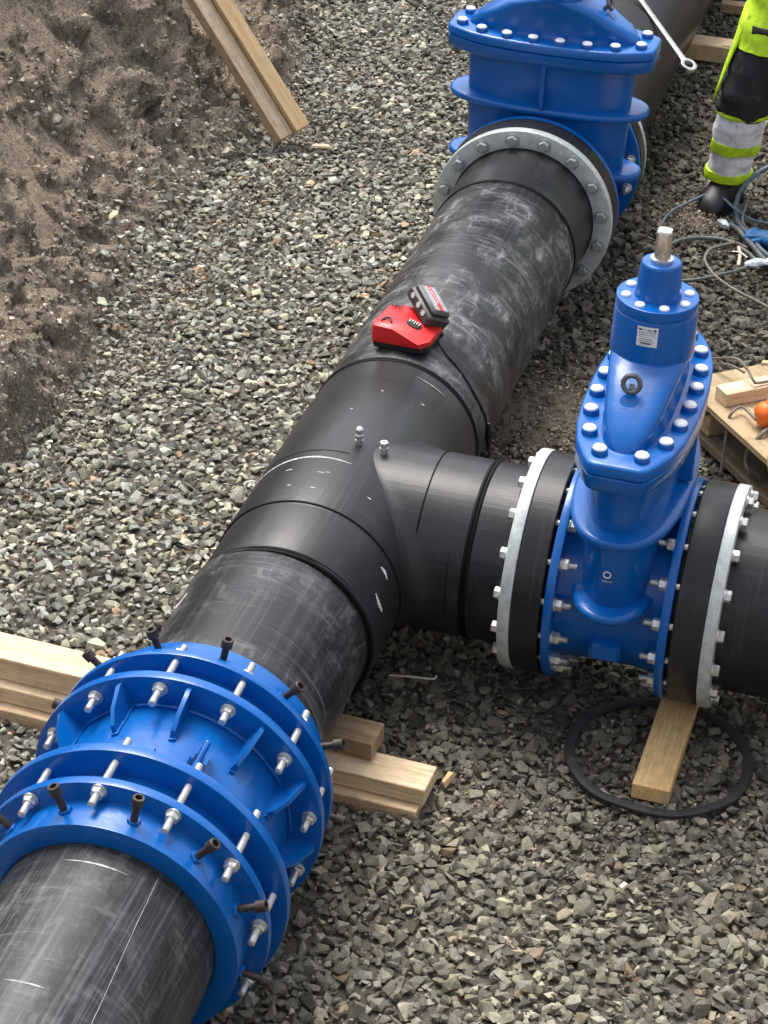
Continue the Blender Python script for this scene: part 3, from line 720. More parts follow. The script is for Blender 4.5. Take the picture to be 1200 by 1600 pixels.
v2 = gate_valve((0, 2.402, 0), math.pi / 2, 'broad blue gate valve cut by the top edge, on the main pipe', .208, .3172, .160, .366)
# sticker on the neck of the near valve
def sticker(parent, z0, z1, a0, a1, r, mat, name, off=.0008, n=8, axisz=True):
    L = []
    for i in range(n + 1):
        a = math.radians(a0 + (a1 - a0) * i / n); L.append(((math.cos(a) * (r + off), math.sin(a) * (r + off), z0), (math.cos(a) * (r + off), math.sin(a) * (r + off), z1)))
    b = MB(); b.loft(L, False, False, closed=False); return part(name, b, mat, parent, world=False)
lb = sticker(v1, .752, .806, -104, -76, .1062, M['white'], 'label')
lc = sticker(v1, .7785, .7795, -103.5, -76.5, .1062, M['greyp'], 'label_rule', .0014)
for z, a0, a1, h, m in ((.798, -102, -97, .005, 'ink'), (.799, -95, -92, .004, 'greyp'), (.797, -91, -84, .006, 'greyp'), (.798, -82, -78.5, .006, 'ink'), (.790, -102, -90, .003, 'greyp'), (.7905, -88, -79, .0026, 'greyp'), (.7845, -101, -80, .0022, 'greyp'), (.7725, -101, -83, .003, 'greyp'), (.7665, -102, -79, .0022, 'greyp'), (.761, -98, -84, .004, 'ink'), (.756, -101, -88, .0018, 'greyp')):
    sticker(v1, z - h / 2, z + h / 2, a0, a1, .1062, M[m], 'label_print', .0014)
# small white cast mark on the body column
b = MB(); c = Vector((-.004, -.3135, .205)); b.tube([c + Vector((math.cos(a) * .0095, 0, math.sin(a) * .0095)) for a in [math.pi / 4 * j for j in range(9)]], .0016, 6, 0, 1); part('cast_mark', b, M['white'], v1, world=False)
b = MB(); b.box((-.016, -.3145, .184), (.010, -.3125, .187)); part('cast_mark', b, M['greyp'], v1, world=False)

# ================================================================== BLUE COUPLING
cp = thing('pipe_coupling', (0, -1.45, -.36), 'large blue bolted coupling with rows of tie rods in the lower left', 'coupling')
def ring(name, prof, mat=M['blue'], c=.003, parent=cp, seg=192):
    b = MB(); b.rev(cham(prof, c, True), FC, seg, loop=True); return part(name, b, mat, parent, ang=40)
# near gland sleeve
g1 = ring('gland_ring', [(1.062, .27), (1.062, .338), (1.086, .338), (1.086, .292), (1.176, .298), (1.176, .2475), (1.13, .2475), (1.13, .265)])
f1 = ring('body_flange', [(.962, .25), (.962, .3505), (.989, .3505), (.989, .2475), (.975, .2475)])
ring('seal_ring', [(.985, .25), (.985, .285), (1.064, .285), (1.064, .25)], M['blue'])
ring('body', [(.70, .249), (.70, .268), (.74, .272), (.90, .272), (.965, .268), (.965, .249)])
f2 = ring('body_flange', [(.690, .25), (.690, .3485), (.716, .3485), (.716, .25)])
ring('seal_ring', [(.605, .25), (.605, .29), (.692, .29), (.692, .25)], M['blue'])
g2 = ring('gland_ring', [(.592, .265), (.592, .3395), (.613, .3395), (.613, .29), (.6, .27)])
ring('gland_sleeve', [(.495, .2475), (.495, .292), (.595, .300), (.595, .2475)])
def pol(t, r, a):
    O, d, e1, e2 = FC; a = math.radians(a); return O + d * t + (e1 * math.cos(a) + e2 * math.sin(a)) * r
def radial(a):
    a = math.radians(a); return CE1 * math.cos(a) + CE2 * math.sin(a)
def thread(b, fr, t0, t1, r):
    n = max(3, int((t1 - t0) / .004)); pr = [(t0, r * .6), (t0 + .002, r)]
    for i in range(n):
        q = t0 + .002 + (t1 - t0 - .004) * i / n; h = (t1 - t0 - .004) / n; pr += [(q + h * .3, r), (q + h * .7, r * .9)]
    pr += [(t1 - .002, r), (t1, r * .6)]; b.rev(pr, fr, 10)
for base_a, t0, t1, tn, tf in ((6.5, .548, .772, .716, .592), (6.8, .915, 1.142, 1.086, .962)):
    b = MB(); thread(b, FZ, 0, t1 - t0, .0088); me_rod = mesh('tie_rod', b, M['zinc'])
    for i in range(12):
        a = base_a + 30 * i + random.uniform(-.6, .6)
        tj = random.uniform(-.008, .006); rod = inst('tie_rod', me_rod, cp, pol(t0 + tj, .319, a), CD)
        rodw = rod.matrix_local
        for q, sgn in ((tn, 1), (tf, -1)):
            nn = bpy.data.objects.new('nut', me_tnut); COL.objects.link(nn); nn.parent = rod
            mm = (Matrix.Identity(4) if sgn > 0 else Matrix.Rotation(math.pi, 4, 'X')); mm = mm @ Matrix.Rotation(random.uniform(0, 1), 4, 'Z'); mm.translation = Vector((0, 0, q - t0 - tj)); nn.matrix_local = mm
# fillet weld round the body at the far flange
b = MB(); L = []
for j in range(193):
    a = 360 * j / 192; rr = .005 + .0022 * mn.noise(Vector((a * .35, 0, 0))) + .001 * mn.noise(Vector((a * 1.7, 5, 0)))
    c0 = pol(.7185, .2735, a); L.append([c0 + CD * math.cos(q) * rr * 1.2 + radial(a) * math.sin(q) * rr for q in [2 * math.pi * k_ / 8 for k_ in range(8)]])
b.loft(L, False, False); part('weld_bead', b, M['blue'], cp, ang=60)
# gussets
for i in range(12):
    a = 23 + 30 * i - (1 if i % 2 else -1) * .8; rd = radial(a); tg = rd.cross(CD).normalized(); b = MB(); w_ = .005
    pr = [(.714, .262), (.714, .337), (.732, .339), (.752, .332), (.79, .318), (.818, .292), (.826, .262)]
    L = []
    for sgn in (-1, 1): L.append([FC[0] + CD * t + rd * r_ + tg * w_ * sgn for t, r_ in pr])
    b.loft(L); gs_ = part('gusset', b, M['blue'], cp); b = MB(); b.tube([FC[0] + CD * t + rd * (.2745) + tg * (w_ + .002) + tg * random.uniform(-.001, .0015) for t in (.722, .735, .75, .765, .78, .795, .81, .822, .826)] + [FC[0] + CD * .829 + rd * .274 - tg * w_], .0036, 6, 3); part('weld_bead', b, M['blue'], gs_, ang=60)
# lug with a stud stub between two gussets
for a in (68, 248):
    rd = radial(a); tg = rd.cross(CD).normalized(); b = MB(); L = []
    for s_ in (-1, 1):
        b.loft([[FC[0] + CD * t + rd * r_ + tg * (s_ * .016 + q) for t, r_ in ((.835, .268), (.835, .298), (.85, .310), (.895, .308), (.925, .268))] for q in (-.004, .004)])
    part('lug', b, M['blue'], cp); b = MB(); thread(b, (pol(.82, .300, a), CD, CE1, CE2), 0, .105, .008); part('lug_stud', b, M['blue'], cp)
    for da, t_ in ((22, .87), (-46, .87)): 
        b = MB(); L = [[FC[0] + CD * t + radial(a + da) * r_ + radial(a + da).cross(CD).normalized() * q for t, r_ in ((t_, .27), (t_, .279), (t_ + .02, .279), (t_ + .025, .27))] for q in (-.010, .010)]; b.loft(L); part('pad', b, M['blue'], cp)
# radial set screws with blue bosses
b = MB(); b.rev([(0, .0155), (.014, .0155), (.016, .014)], FZ, 6); me_sb = mesh('screw_boss', b, M['blue'])
b = MB(); b.rev([(0, .0085), (.052, .0085), (.053, .0135), (.074, .0135), (.0755, .012), (.0755, .008), (.066, .007), (.066, .001)], FZ, 18); me_sc = mesh('set_screw', b, M['rust'])
for t_, r_, base_a, par in ((1.128, .287, 20.8, g1), (.555, .292, 19.5, g2)):
    for i in range(12):
        a = base_a + 30 * i * .985 + random.uniform(-.8, .8); inst('screw_boss', me_sb, cp, pol(t_, r_, a), radial(a)); q = inst('set_screw', me_sc, cp, pol(t_ + random.uniform(-.004, .004), r_ + .004, a), radial(a) + CD * random.uniform(-.06, .06))

# ================================================================== TIMBER
def beam(name, x0, x1, y0, y1, z0, z1, mat, label, rotz=0, cat='timber', group=None, roty=0):
    c = Vector(((x0 + x1) / 2, (y0 + y1) / 2, z0)); b = MB(); hx, hy, h = (x1 - x0) / 2, (y1 - y0) / 2, z1 - z0
    b.box((-hx, -hy, 0), (hx, hy, h), ch=.0022)
    # sawn faces are never dead straight
    o = bpy.data.objects.new(name, mesh(name, b, mat, 20)); COL.objects.link(o)
    o.matrix_world = Matrix.Translation(c) @ Matrix.Rotation(rotz, 4, 'Z') @ Matrix.Rotation(roty, 4, 'Y'); return tag(o, label, cat, group)
beam('timber_beam', -1.15, .448, -.685, -.58, -.3205, -.272, M['wood_a'], 'long pine timber crossing under the pipe, its pale end sticking out farthest right of the coupling', math.radians(-2.2), group='timbers under the coupling')
beam('timber_beam', -1.15, .436, -.715, -.61, -.372, -.322, M['wood_c'], 'long pine timber at the bottom of the stack under the pipe, lying on the gravel', math.radians(-2.2), group='timbers under the coupling')
beam('timber_block', .10, .288, -.643, -.548, -.2705, -.217, M['wood_b'], 'short brown timber block on top of the stack, right of the coupling', math.radians(-3), group='timbers under the coupling')
beam('timber_beam', -1.15, -.235, -.642, -.535, -.2705, -.200, M['wood_a'], 'uppermost pine timber of the stack left of the coupling, with a pale top face', math.radians(-2.4), group='timbers under the coupling')
beam('timber_block', .936, 1.034, -.478, .16, -.347, -.3005, M['wood_y'], 'stained yellow timber block under the branch valve flange, inside the black ring', math.radians(-.6))
# leaning pair on the bank
bd = Vector((-.645, .2, .745)).normalized(); vw = Vector((-.284, .872, -.401)).normalized(); c_ = bd.cross(vw).normalized()
if c_.dot(cr) < 0: c_ = -c_
al = math.radians(27); n1 = (-vw * math.cos(al) + c_ * math.sin(al)); n1 = (n1 - bd * n1.dot(bd)).normalized(); n2 = bd.cross(n1).normalized()
if n2.dot(c_) < 0: n2 = -n2
def leaning(p0, L, w, t, mat, label):
    b = MB(); b.box((0, 0, -t), (L, w, 0), ch=.002); me = mesh('timber_beam', b, mat, 20); o = bpy.data.objects.new('timber_beam', me); COL.objects.link(o)
    m = Matrix((bd, n2, n1)).transposed().to_4x4(); m.translation = p0; o.matrix_world = m; tag(o, label, 'timber', 'timbers leaning on the bank')
pb = Vector((-1.205, 3.05, -.300))
leaning(pb, 1.7, .066, .062, M['wood_l'], 'greyer left one of two timbers leaning side by side on the earth bank')
leaning(pb + n2 * .069 + n1 * .026 - bd * .004, 1.7, .066, .060, M['wood_l2'], 'yellower right one of two timbers leaning side by side on the earth bank')
beam('timber_beam', .12, .62, 4.66, 4.78, -.345, -.27, M['wood_c'], 'weathered timber lying on the ground behind the far pipe, left of the worker')
beam('timber_beam', .20, .66, 5.30, 5.36, -.345, -.30, M['wood_b'], 'thin timber farthest back at the top edge, left of the worker')
beam('timber_board', .84, 1.5, 3.85, 3.95, -.345, -.14, M['wood_r'], 'red brown board on edge behind the worker at the right edge', .1, cat='board')
def chip(p, s_, rot, mat, label, cat='wood chip'):
    b = MB(); b.loft([[(-s_[0], -s_[1], 0), (s_[0], -s_[1] * .6, 0), (s_[0] * .8, s_[1], 0), (-s_[0] * .7, s_[1] * .8, 0)], [(-s_[0] * .9, -s_[1] * .7, s_[2]), (s_[0] * .7, -s_[1] * .5, s_[2] * .7), (s_[0] * .6, s_[1] * .7, s_[2]), (-s_[0] * .6, s_[1] * .6, s_[2] * .8)]])
    o = bpy.data.objects.new('wood_chip', mesh('wood_chip', b, mat)); COL.objects.link(o); o.location = p; o.rotation_euler = (random.uniform(-.3, .3), random.uniform(-.3, .3), rot); tag(o, label, cat)
chip((-.745, -.68, -.34), (.030, .02, .025), .6, M['wood_l2'], 'pinkish wood chip against the timber stack at the left edge')
chip((.165, -.74, -.345), (.022, .014, .012), .2, M['wood_l2'], 'small pink wood chip at the foot of the timber stack right of the coupling')
chip((.475, -.58, -.335), (.028, .010, .016), 1.2, M['wood_l2'], 'splinter of wood just beyond the right end of the timber stack')
chip((-1.06, 3.13, -.338), (.05, .02, .008), .5, M['wood_l'], 'flat tan wood scrap beside the foot of the leaning timbers')
chip((.985, -.83, -.337), (.014, .009, .008), 1, M['tie'], 'tiny cream chip on the gravel below the black ring')
b = MB(); b.tube([(.205, -.21, -.325), (.27, -.205, -.318), (.325, -.19, -.322), (.332, -.185, -.312)], .003, 6, 4); tag(part('stick', b, M['tie']), 'thin pale stick on the gravel below the branch pipe', 'stick')

# black ring on the gravel
b = MB(); n = 96; pts = []
for j in range(n + 1):
    a = 2 * math.pi * j / n; pts.append(Vector((.972 + .2345 * math.cos(a), -.302 + .2345 * math.sin(a), -.334 + .003 * math.sin(a * 3) + .0025 * math.sin(a * 7 + 1))))
L = []
for j in range(n):
    p = pts[j]; a = 2 * math.pi * j / n; q = Vector((math.cos(a), math.sin(a), 0)); L.append([p + q * x_ + Z * z_ for x_, z_ in ((-.0125, -.005), (.0125, -.005), (.0140, 0), (.0125, .004), (.005, .0065), (-.005, .006), (-.0125, .004), (-.0140, 0))])
L.append(L[0]); b.loft(L, False, False); sr = part('seal_ring', b, M['seal'], ang=50); tag(sr, 'black rubber ring lying flat on the gravel below the branch valve', 'ring')

# ================================================================== CHARGER
def basis(loc, xdir, up):
    up = Vector(up).normalized(); x = (Vector(xdir) - up * Vector(xdir).dot(up)).normalized(); y = up.cross(x); m = Matrix((x, y, up)).transposed(); return m
cm3 = basis((0, 0, 0), (1, -.12, .0), (-.06, 0, 1))
ch = thing('battery_charger', (-.012, .548, .2515), 'red battery charger standing on top of the main pipe', 'charger', R=cm3)
def P(n_, b, m, par=ch, **k):
    b.v = [(x * .89, y * 1.03, z * 1.12) for x, y, z in b.v]; return part(n_, b, m, par, world=False, **k)
b = MB(); b.loft([[(-.082, .0, 0), (.070, .0, 0), (.090, .022, 0), (.088, .125, 0), (.06, .15, 0), (-.07, .15, 0), (-.092, .12, 0), (-.094, .018, 0)], [(-.086, -.004, .004), (.074, -.004, .004), (.096, .022, .004), (.094, .128, .004), (.06, .154, .004), (-.072, .154, .004), (-.096, .12, .004), (-.100, .016, .004)], [(-.086, -.004, .019), (.074, -.004, .019), (.096, .022, .019), (.094, .128, .019), (.06, .154, .019), (-.072, .154, .019), (-.096, .12, .019), (-.100, .016, .019)]]); P('base', b, M['rubber'])
b = MB(); b.loft([[(-.088, -.007, .019), (.076, -.007, .019), (.099, .022, .019), (.097, .130, .019), (.062, .157, .019), (-.074, .157, .019), (-.099, .12, .019), (-.102, .014, .019)],
    [(-.088, -.007, .036), (.070, -.007, .030), (.098, .022, .030), (.094, .130, .032), (.060, .155, .036), (-.072, .155, .044), (-.098, .12, .050), (-.102, .014, .046)],
    [(-.086, .000, .062), (-.020, -.002, .060), (.080, .026, .036), (.078, .118, .040), (.045, .146, .052), (-.060, .148, .062), (-.088, .118, .068), (-.094, .014, .066)],
    [(-.080, .012, .068), (-.022, .010, .066), (.066, .032, .041), (.066, .108, .045), (.035, .135, .057), (-.055, .138, .067), (-.080, .110, .073), (-.086, .022, .072)]]); P('housing', b, M['red'], ang=28)
b = MB(); b.loft([[(-.02 + .016 * math.cos(a), .045 + .008 * math.sin(a), .0665 + .001) for a in np.linspace(0, 2 * math.pi, 17)[:-1]], [(-.02 + .016 * math.cos(a), .045 + .008 * math.sin(a), .069) for a in np.linspace(0, 2 * math.pi, 17)[:-1]]])
b2 = MB(); b2.tube([(-.066, .018, .0708), (-.060, .034, .0725), (-.044, .038, .071), (-.034, .022, .069)], .0032, 8, 4); P('vent_slot', b2, M['ink'])
b = MB(); rp = []
for zz, s_ in ((0, 1), (.003, .9)):
    rp.append([(.028 + .026 * s_ * math.cos(a) , .058 + .016 * s_ * math.sin(a), .0545 + zz - .285 * (.026 * s_ * math.cos(a))) for a in np.linspace(0, 2 * math.pi, 25)[:-1]])
b.loft(rp); P('display_panel', b, M['grey_pl'])
for i in range(5):
    b = MB(); x_ = .012 + .008 * i; b.box((x_, .050 + .003 * (i % 2), .0625 - .285 * (x_ - .028) - .003), (x_ + .004, .066, .0625 - .285 * (x_ - .028) - .001)); P('display_print', b, M['mark'])
for i in range(4):
    b = MB(); b.box((-.078 + .010 * i, .110, .0715), (-.073 + .010 * i, .134, .0735)); P('vent_slot', b, M['ink'])
# its battery, sitting askew in the slot
bm3 = basis((0, 0, 0), (.60, -.66, -.26), (.50, .05, .85))
bt = thing('battery_pack', (.026, .690, .318), 'dark grey battery pack tilted in the back of the red charger', 'battery', R=bm3)
def P(n_, b, m, par=bt, **k):
    b.v = [(x * 1.12, y * 1.12, z * 1.1) for x, y, z in b.v]; return part(n_, b, m, par, world=False, **k)
b = MB(); b.box((-.062, -.036, -.006), (.062, .036, .030), ch=.006); b.box((-.055, -.030, .028), (.055, .030, .046), ch=.006); P('case', b, M['grey_pl'])
b = MB(); b.box((-.058, .0355, .004), (.058, .0375, .026), ch=.0006); P('side_label', b, M['greyp'])
b = MB(); b.box((-.052, .0372, .013), (.052, .0382, .020)); P('label_stripe', b, M['red'])
for i in range(6): b = MB(); b.box((-.048 + .016 * i, .0378, .006), (-.038 + .016 * i, .0386, .0105)); P('label_print', b, M['white'])
b = MB(); b.box((-.046, -.022, .0455), (.046, .022, .0475), ch=.0008); P('top_label', b, M['greyp'])
b = MB(); b.box((-.046, -.006, .0474), (.046, .006, .0480)); P('label_stripe', b, M['red'])
for i in range(3): b = MB(); b.box((-.040, -.014 + .011 * i, .0472), (.030 - .01 * i, -.010 + .011 * i, .0482)); P('label_print', b, M['mark'])
for x_ in (-.035, 0, .03):
    b = MB(); b.rev([(-.0380, .008), (-.0355, .008)], (Vector((x_, 0, .016)), Y, X, Z), 12); P('contact_stud', b, M['mark'])
# charger lead over the side of the pipe
pts = [(.092, .655, .272)]
for y_, a_ in ((.657, 72.3), (.618, 61.7), (.603, 52.4), (.588, 42.8), (.581, 34.5), (.581, 24.4), (.597, 12.7), (.60, 2)):
    a = math.radians(a_); pts.append((.2535 * math.cos(a), y_, .2535 * math.sin(a)))
pts += [(.262, .61, -.08), (.27, .63, -.20), (.30, .68, -.335)]
b = MB(); b.tube(pts, .0034, 8, 5); b.tube([(.2575, .60, .035), (.2585, .603, -.01), (.262, .605, -.055)], lambda u: .004 + .006 * math.sin(math.pi * u), 10, 5); tag(part('power_lead', b, M['rubber']), 'thin black lead of the charger hanging over the side of the main pipe', 'cable')

# ================================================================== PALLET CORNER
pu = Vector((.65, -.76, 0)).normalized(); pv = Vector((.76, .65, 0)).normalized(); pc = Vector((.665, 1.355, 0)) + pv * .08
pm = Matrix((pu, pv, Z)).transposed()
pa = thing('pallet', pc + Z * -.345, 'dirty wooden pallet at the right edge, under the plywood board', 'pallet', R=pm)
P = lambda n_, b, m, par=pa, **k: part(n_, b, m, par, world=False, **k)
for i in range(7):
    b = MB(); b.box((-.01, .012 + .125 * i, .142), (1.19, .108 + .125 * i, .163), ch=.002); P('deck_board', b, M['wood_g'])
for i in range(3):
    b = MB(); b.box((.0 + .53 * i, .0, .122), (.12 + .53 * i, .85, .1415), ch=.002); P('cross_board', b, M['wood_g'])
    for j in range(3):
        b = MB(); b.box((.0 + .53 * i, .02 + .35 * j, .040), (.12 + .53 * i, .12 + .35 * j, .1215), ch=.003); P('spacer_block', b, M['wood_c'])
for j in range(3):
    b = MB(); b.box((-.02, .0 + .35 * j, .012), (1.19, .11 + .35 * j, .0395), ch=.002); P('bottom_board', b, M['wood_g'])
b = MB(); b.box((-.02, -.02, 0), (1.22, .90, .009), ch=.001); b.box((-.02, -.02, .010), (1.22, .90, .020), ch=.001)
pl = part('plywood_board', b, M['wood_p']); m = pm.to_4x4(); m.translation = pc + Z * -.1805; pl.matrix_world = m; tag(pl, 'yellow plywood board lying on the pallet at the right edge', 'board')
b = MB(); b.box((0, -.033, 0), (.75, .033, .047), ch=.002); pk = part('timber_beam', b, M['wood_a']); m = (Matrix((pv, -pu, Z)).transposed()).to_4x4(); m.translation = pc + pu * .155 + pv * .025 + Z * -.1595; pk.matrix_world = m; tag(pk, 'pale timber length lying on the plywood at the right edge', 'timber')
# orange plug
og = thing('cable_plug', (1.000, 1.215, -.158), 'round orange plug with dark holes lying on the plywood board', 'plug')
b = MB(); fr = (Vector((1.002, 1.205, -.115)), Vector((.85, .3, .1)).normalized(), None, None); fr = frame_at(fr[0], fr[1])
b.rev([(-.034, .002), (-.034, .016), (-.030, .028), (-.016, .038), (-.004, .041), (-.002, .0385), (.002, .0385), (.004, .042), (.03, .042), (.05, .036), (.07, .03), (.085, .02), (.086, .002)], fr, 40); P = part('body', b, M['orange'], og, ang=40)
for i in range(9):
    a = 2 * math.pi * i / 9; b = MB(); q = fr[2] * math.cos(a) + fr[3] * math.sin(a); b.tube([fr[0] + fr[1] * .004 + q * .0415, fr[0] + fr[1] * .055 + q * .036], .004, 6, 0); part('grip_rib', b, M['orange'], og)
for q in ((.012, .010), (-.012, .012), (0, -.014)):
    b = MB(); b.rev([(-.0345, .0042), (-.0335, .004)], (fr[0] + fr[2] * q[0] + fr[3] * q[1], fr[1], fr[2], fr[3]), 10); part('pin_hole', b, M['ink'], og)
chip((1.083, .80, -.05), (.03, .045, .10), .3, M['wood_l2'], 'orange brown wood end at the right edge beside the flange bolts')
chip((.955, 1.62, -.1595), (.03, .013, .006), .3, M['wood_l2'], 'pale wood chip on the far side of the plywood board')

# ================================================================== CABLES ON THE GROUND
def cable(pts, r, mat, label, cat='cable', lift=.004, group='cables and hoses on the right', seg=8):
    b = MB(); b.tube([(p[0], p[1], p[2] + lift) for p in pts], r, seg, 7); return tag(part('cable', b, M[mat]), label, cat, group)
cable([(0.371, 2.808, -.34), (0.392, 2.95, -.31), (0.447, 3.053, -.3), (0.509, 3.112, -.28), (0.559, 3.112, -.28), (0.617, 3.076, -.3), (0.673, 3.051, -.32), (0.725, 3.045, -.33), (0.86, 3.045, -.33)], .0055, 'cable2', 'blue grey cable arching in front of the worker\'s boot')
cable([(0.40, 2.65, -.335), (0.436, 2.726, -0.335), (0.475, 2.782, -0.33), (0.54, 2.825, -0.33), (0.623, 2.839, -0.33), (0.675, 2.818, -0.335), (0.732, 2.765, -0.335), (0.776, 2.713, -0.335), (0.9, 2.66, -0.335)], .0085, 'cable', 'thick grey cable curving behind the valve stem, nearest below the brown soil patch')
cable([(0.80, 3.36, -.16), (0.711, 3.275, -0.2), (0.671, 3.224, -0.22), (0.636, 3.154, -0.25), (0.624, 3.109, -0.3), (0.635, 3.07, -0.335), (0.676, 2.965, -0.33), (0.724, 2.895, -0.33), (0.775, 2.798, -0.33), (0.9, 2.66, -0.33)], .0095, 'cable2', 'thickest grey hose dropping from the right edge past the blue glove')
cable([(0.74, 3.33, -.2), (0.688, 3.25, -0.25), (0.666, 3.173, -0.28), (0.664, 3.094, -0.3), (0.668, 2.996, -0.31), (0.70, 2.95, -0.325), (.76, 2.90, -.33)], .0045, 'cablet', 'thin beige cable running beside the thick hose near the boot')
cable([(.45, 2.44, -.34), (0.542, 2.447, -0.33), (0.611, 2.484, -0.325), (0.674, 2.535, -0.32), (0.732, 2.612, -0.325), (0.789, 2.707, -0.325), (0.9, 2.82, -0.33)], .0065, 'cable', 'grey cable running straight from the valve plate up to the white film')
cable([(0.72, 2.80, -.33), (0.675, 2.815, -0.325), (0.632, 2.784, -0.325), (0.591, 2.74, -0.33), (0.582, 2.668, -0.33), (0.6, 2.59, -0.32), (0.642, 2.512, -0.32), (0.71, 2.456, -0.33), (0.789, 2.4, -0.33), (0.95, 2.29, -0.33)], .006, 'cablet', 'grey brown cable making a loose loop right of the valve stem')
cable([(.62, 2.98, -.33), (.66, 2.93, -.32), (.70, 2.87, -.325), (.74, 2.80, -.32), (.80, 2.70, -.32), (.9, 2.6, -.33)], .010, 'cable', 'dark grey hose lying beside the thickest hose')
cable([(0.74, 1.60, -.2), (0.748, 1.552, -0.155), (0.785, 1.526, -0.13), (0.843, 1.456, -0.08), (0.876, 1.431, -0.07), (0.91, 1.396, -0.08), (0.935, 1.362, -0.095), (0.950, 1.372, -0.106), (1.02, 1.43, -0.106)], .0048, 'cablet', 'brown cable looping over the pale timber on the plywood')
cable([(0.74, 1.56, -.2), (0.753, 1.522, -0.155), (0.789, 1.51, -0.14), (0.843, 1.483, -0.12), (0.898, 1.42, -0.104)], .0042, 'cablet', 'short brown cable ending against the pale timber on the plywood')
cable([(0.974, 1.181, -.13), (0.922, 1.261, -0.14), (0.897, 1.231, -0.145), (0.888, 1.218, -0.17), (0.89, 1.195, -0.22), (0.892, 1.181, -0.27), (0.892, 1.166, -0.33)], .0048, 'cablet', 'brown cable from the orange plug hanging over the pallet edge')
cable([(1.10, 1.21, -.13), (1.027, 1.165, -0.14), (0.995, 1.127, -0.16), (0.972, 1.116, -0.2), (0.967, 1.115, -0.24), (0.983, 1.1, -0.27), (1.009, 1.113, -0.3), (1.09, 1.136, -0.33)], .0062, 'cablet', 'brown cable making a hanging loop below the orange plug')
b = MB(); b.tube([(0.690, 2.765, -0.31), (0.706, 2.698, -0.305), (0.712, 2.632, -0.32)], .006, 6, 4, .5); b.tube([(.675, 2.715, -.308), (.706, 2.700, -.300), (.735, 2.688, -.31)], .005, 6, 4, .5); tag(part('cable_tie', b, M['tie']), 'cream tape tie knotted round the cables', 'tie')
# crumpled film
b = MB(); L = []
for i in range(13):
    u = i / 12; c = Vector((.735 + .16 * u, 2.64 + .10 * u, -.315)); w_ = .012 + .014 * abs(math.sin(u * 8))
    L.append([c + Vector((-.2 * math.sin(a) * w_, math.cos(a) * w_, math.sin(a) * w_ * .6 + random.uniform(-.003, .003))) for a in [2 * math.pi * j / 8 for j in range(8)]])
b.loft(L); tag(part('plastic_film', b, M['film'], ang=15), 'crumpled pale plastic film wound on the cables at the right edge', 'film')
chipf = MB(); L = []
for i in range(7):
    u = i / 6; c = Vector((.575 + .05 * u, 2.99 - .03 * u, -.325)); w_ = .010 + .012 * math.sin(math.pi * u)
    L.append([c + Vector((0, math.cos(a) * w_, math.sin(a) * w_ * .8 + random.uniform(-.004, .004))) for a in [2 * math.pi * j / 7 for j in range(7)]])
chipf.loft(L); tag(part('plastic_film', chipf, M['film'], ang=15), 'small scrap of clear film on the soil in front of the boot', 'film')
# blue work glove
gl = thing('work_glove', (.77, 2.91, -.34), 'blue and black work glove lying by the hoses at the right edge', 'glove')
b = MB(); L = []
for i, (x_, w_, h_) in enumerate(((0, .010, .008), (.012, .024, .018), (.03, .036, .024), (.06, .042, .028), (.10, .045, .028), (.13, .042, .026))):
    L.append([Vector((.718 + x_, 2.905 - x_ * .25, -.318)) + Vector((0, math.cos(a) * w_, math.sin(a) * h_)) for a in [2 * math.pi * j / 14 for j in range(14)]])
b.loft(L); part('palm', b, M['shoeb'], gl, ang=60)
for i in range(4):
    b = MB(); y0 = 2.935 - .021 * i; b.tube([(.74, y0, -.31), (.715 - .004 * i, y0 - .006, -.312), (.695 + .004 * i, y0 - .014, -.322)], .0105, 8, 4); part('finger', b, M['shoeb'], gl)
b = MB(); b.tube([(.76, 2.865, -.315), (.735, 2.848, -.318), (.715, 2.845, -.325)], .011, 8, 4); part('thumb', b, M['shoeb'], gl)
b = MB(); b.rev([(0, .030), (.05, .034), (.055, .030)], frame_at((.845, 2.873, -.315), Vector((1, -.25, 0))), 20); part('cuff', b, M['black_cl'], gl)

# ================================================================== SPANNER
wr = thing('spanner', (.334, 3.44, .09), 'long steel ring spanner leaning across the far pipe beside the worker', 'spanner')
A = Vector((.334, 3.44, .10)); Bv = Vector((.085, 3.68, .250)); dr = (Bv - A).normalized(); nn = Vector((.6, -.5, .75)); nn = (nn - dr * nn.dot(dr)).normalized(); sd_ = dr.cross(nn)
b = MB(); b.rev(cham([(-.011, .018), (-.011, .034), (.011, .034), (.011, .018)], .005, True), (A, nn, dr, sd_), 40, loop=True); part('ring_end', b, M['wsteel'], wr, ang=50)
b = MB(); b.loft([[A + dr * t + sd_ * math.cos(a) * w_ + nn * math.sin(a) * w_ * .5 for a in [2 * math.pi * j / 12 for j in range(12)]] for t, w_ in ((.030, .018), (.06, .014), (.3, .0125), (.53, .015), (.56, .02))]); part('shaft', b, M['wsteel'], wr, ang=60)
e_ = A + dr * .585; b = MB()
for s_ in (-1, 1): b.loft([[e_ + dr * t + sd_ * s_ * q + nn * h_ for t, q, h_ in ((-.03, .0, -.008), (-.03, .02, -.008), (.0, .034, -.008), (.04, .030, -.008), (.04, .016, -.008), (0, .016, -.008))], [e_ + dr * t + sd_ * s_ * q + nn * .008 for t, q, h_ in ((-.03, .0, 0), (-.03, .02, 0), (.0, .034, 0), (.04, .030, 0), (.04, .016, 0), (0, .016, 0))]])
part('open_end', b, M['wsteel'], wr)

# ================================================================== PERSON
pe = thing('person', (.80, 3.25, GZ), 'person in black and yellow high visibility work trousers standing at the right edge', 'person')
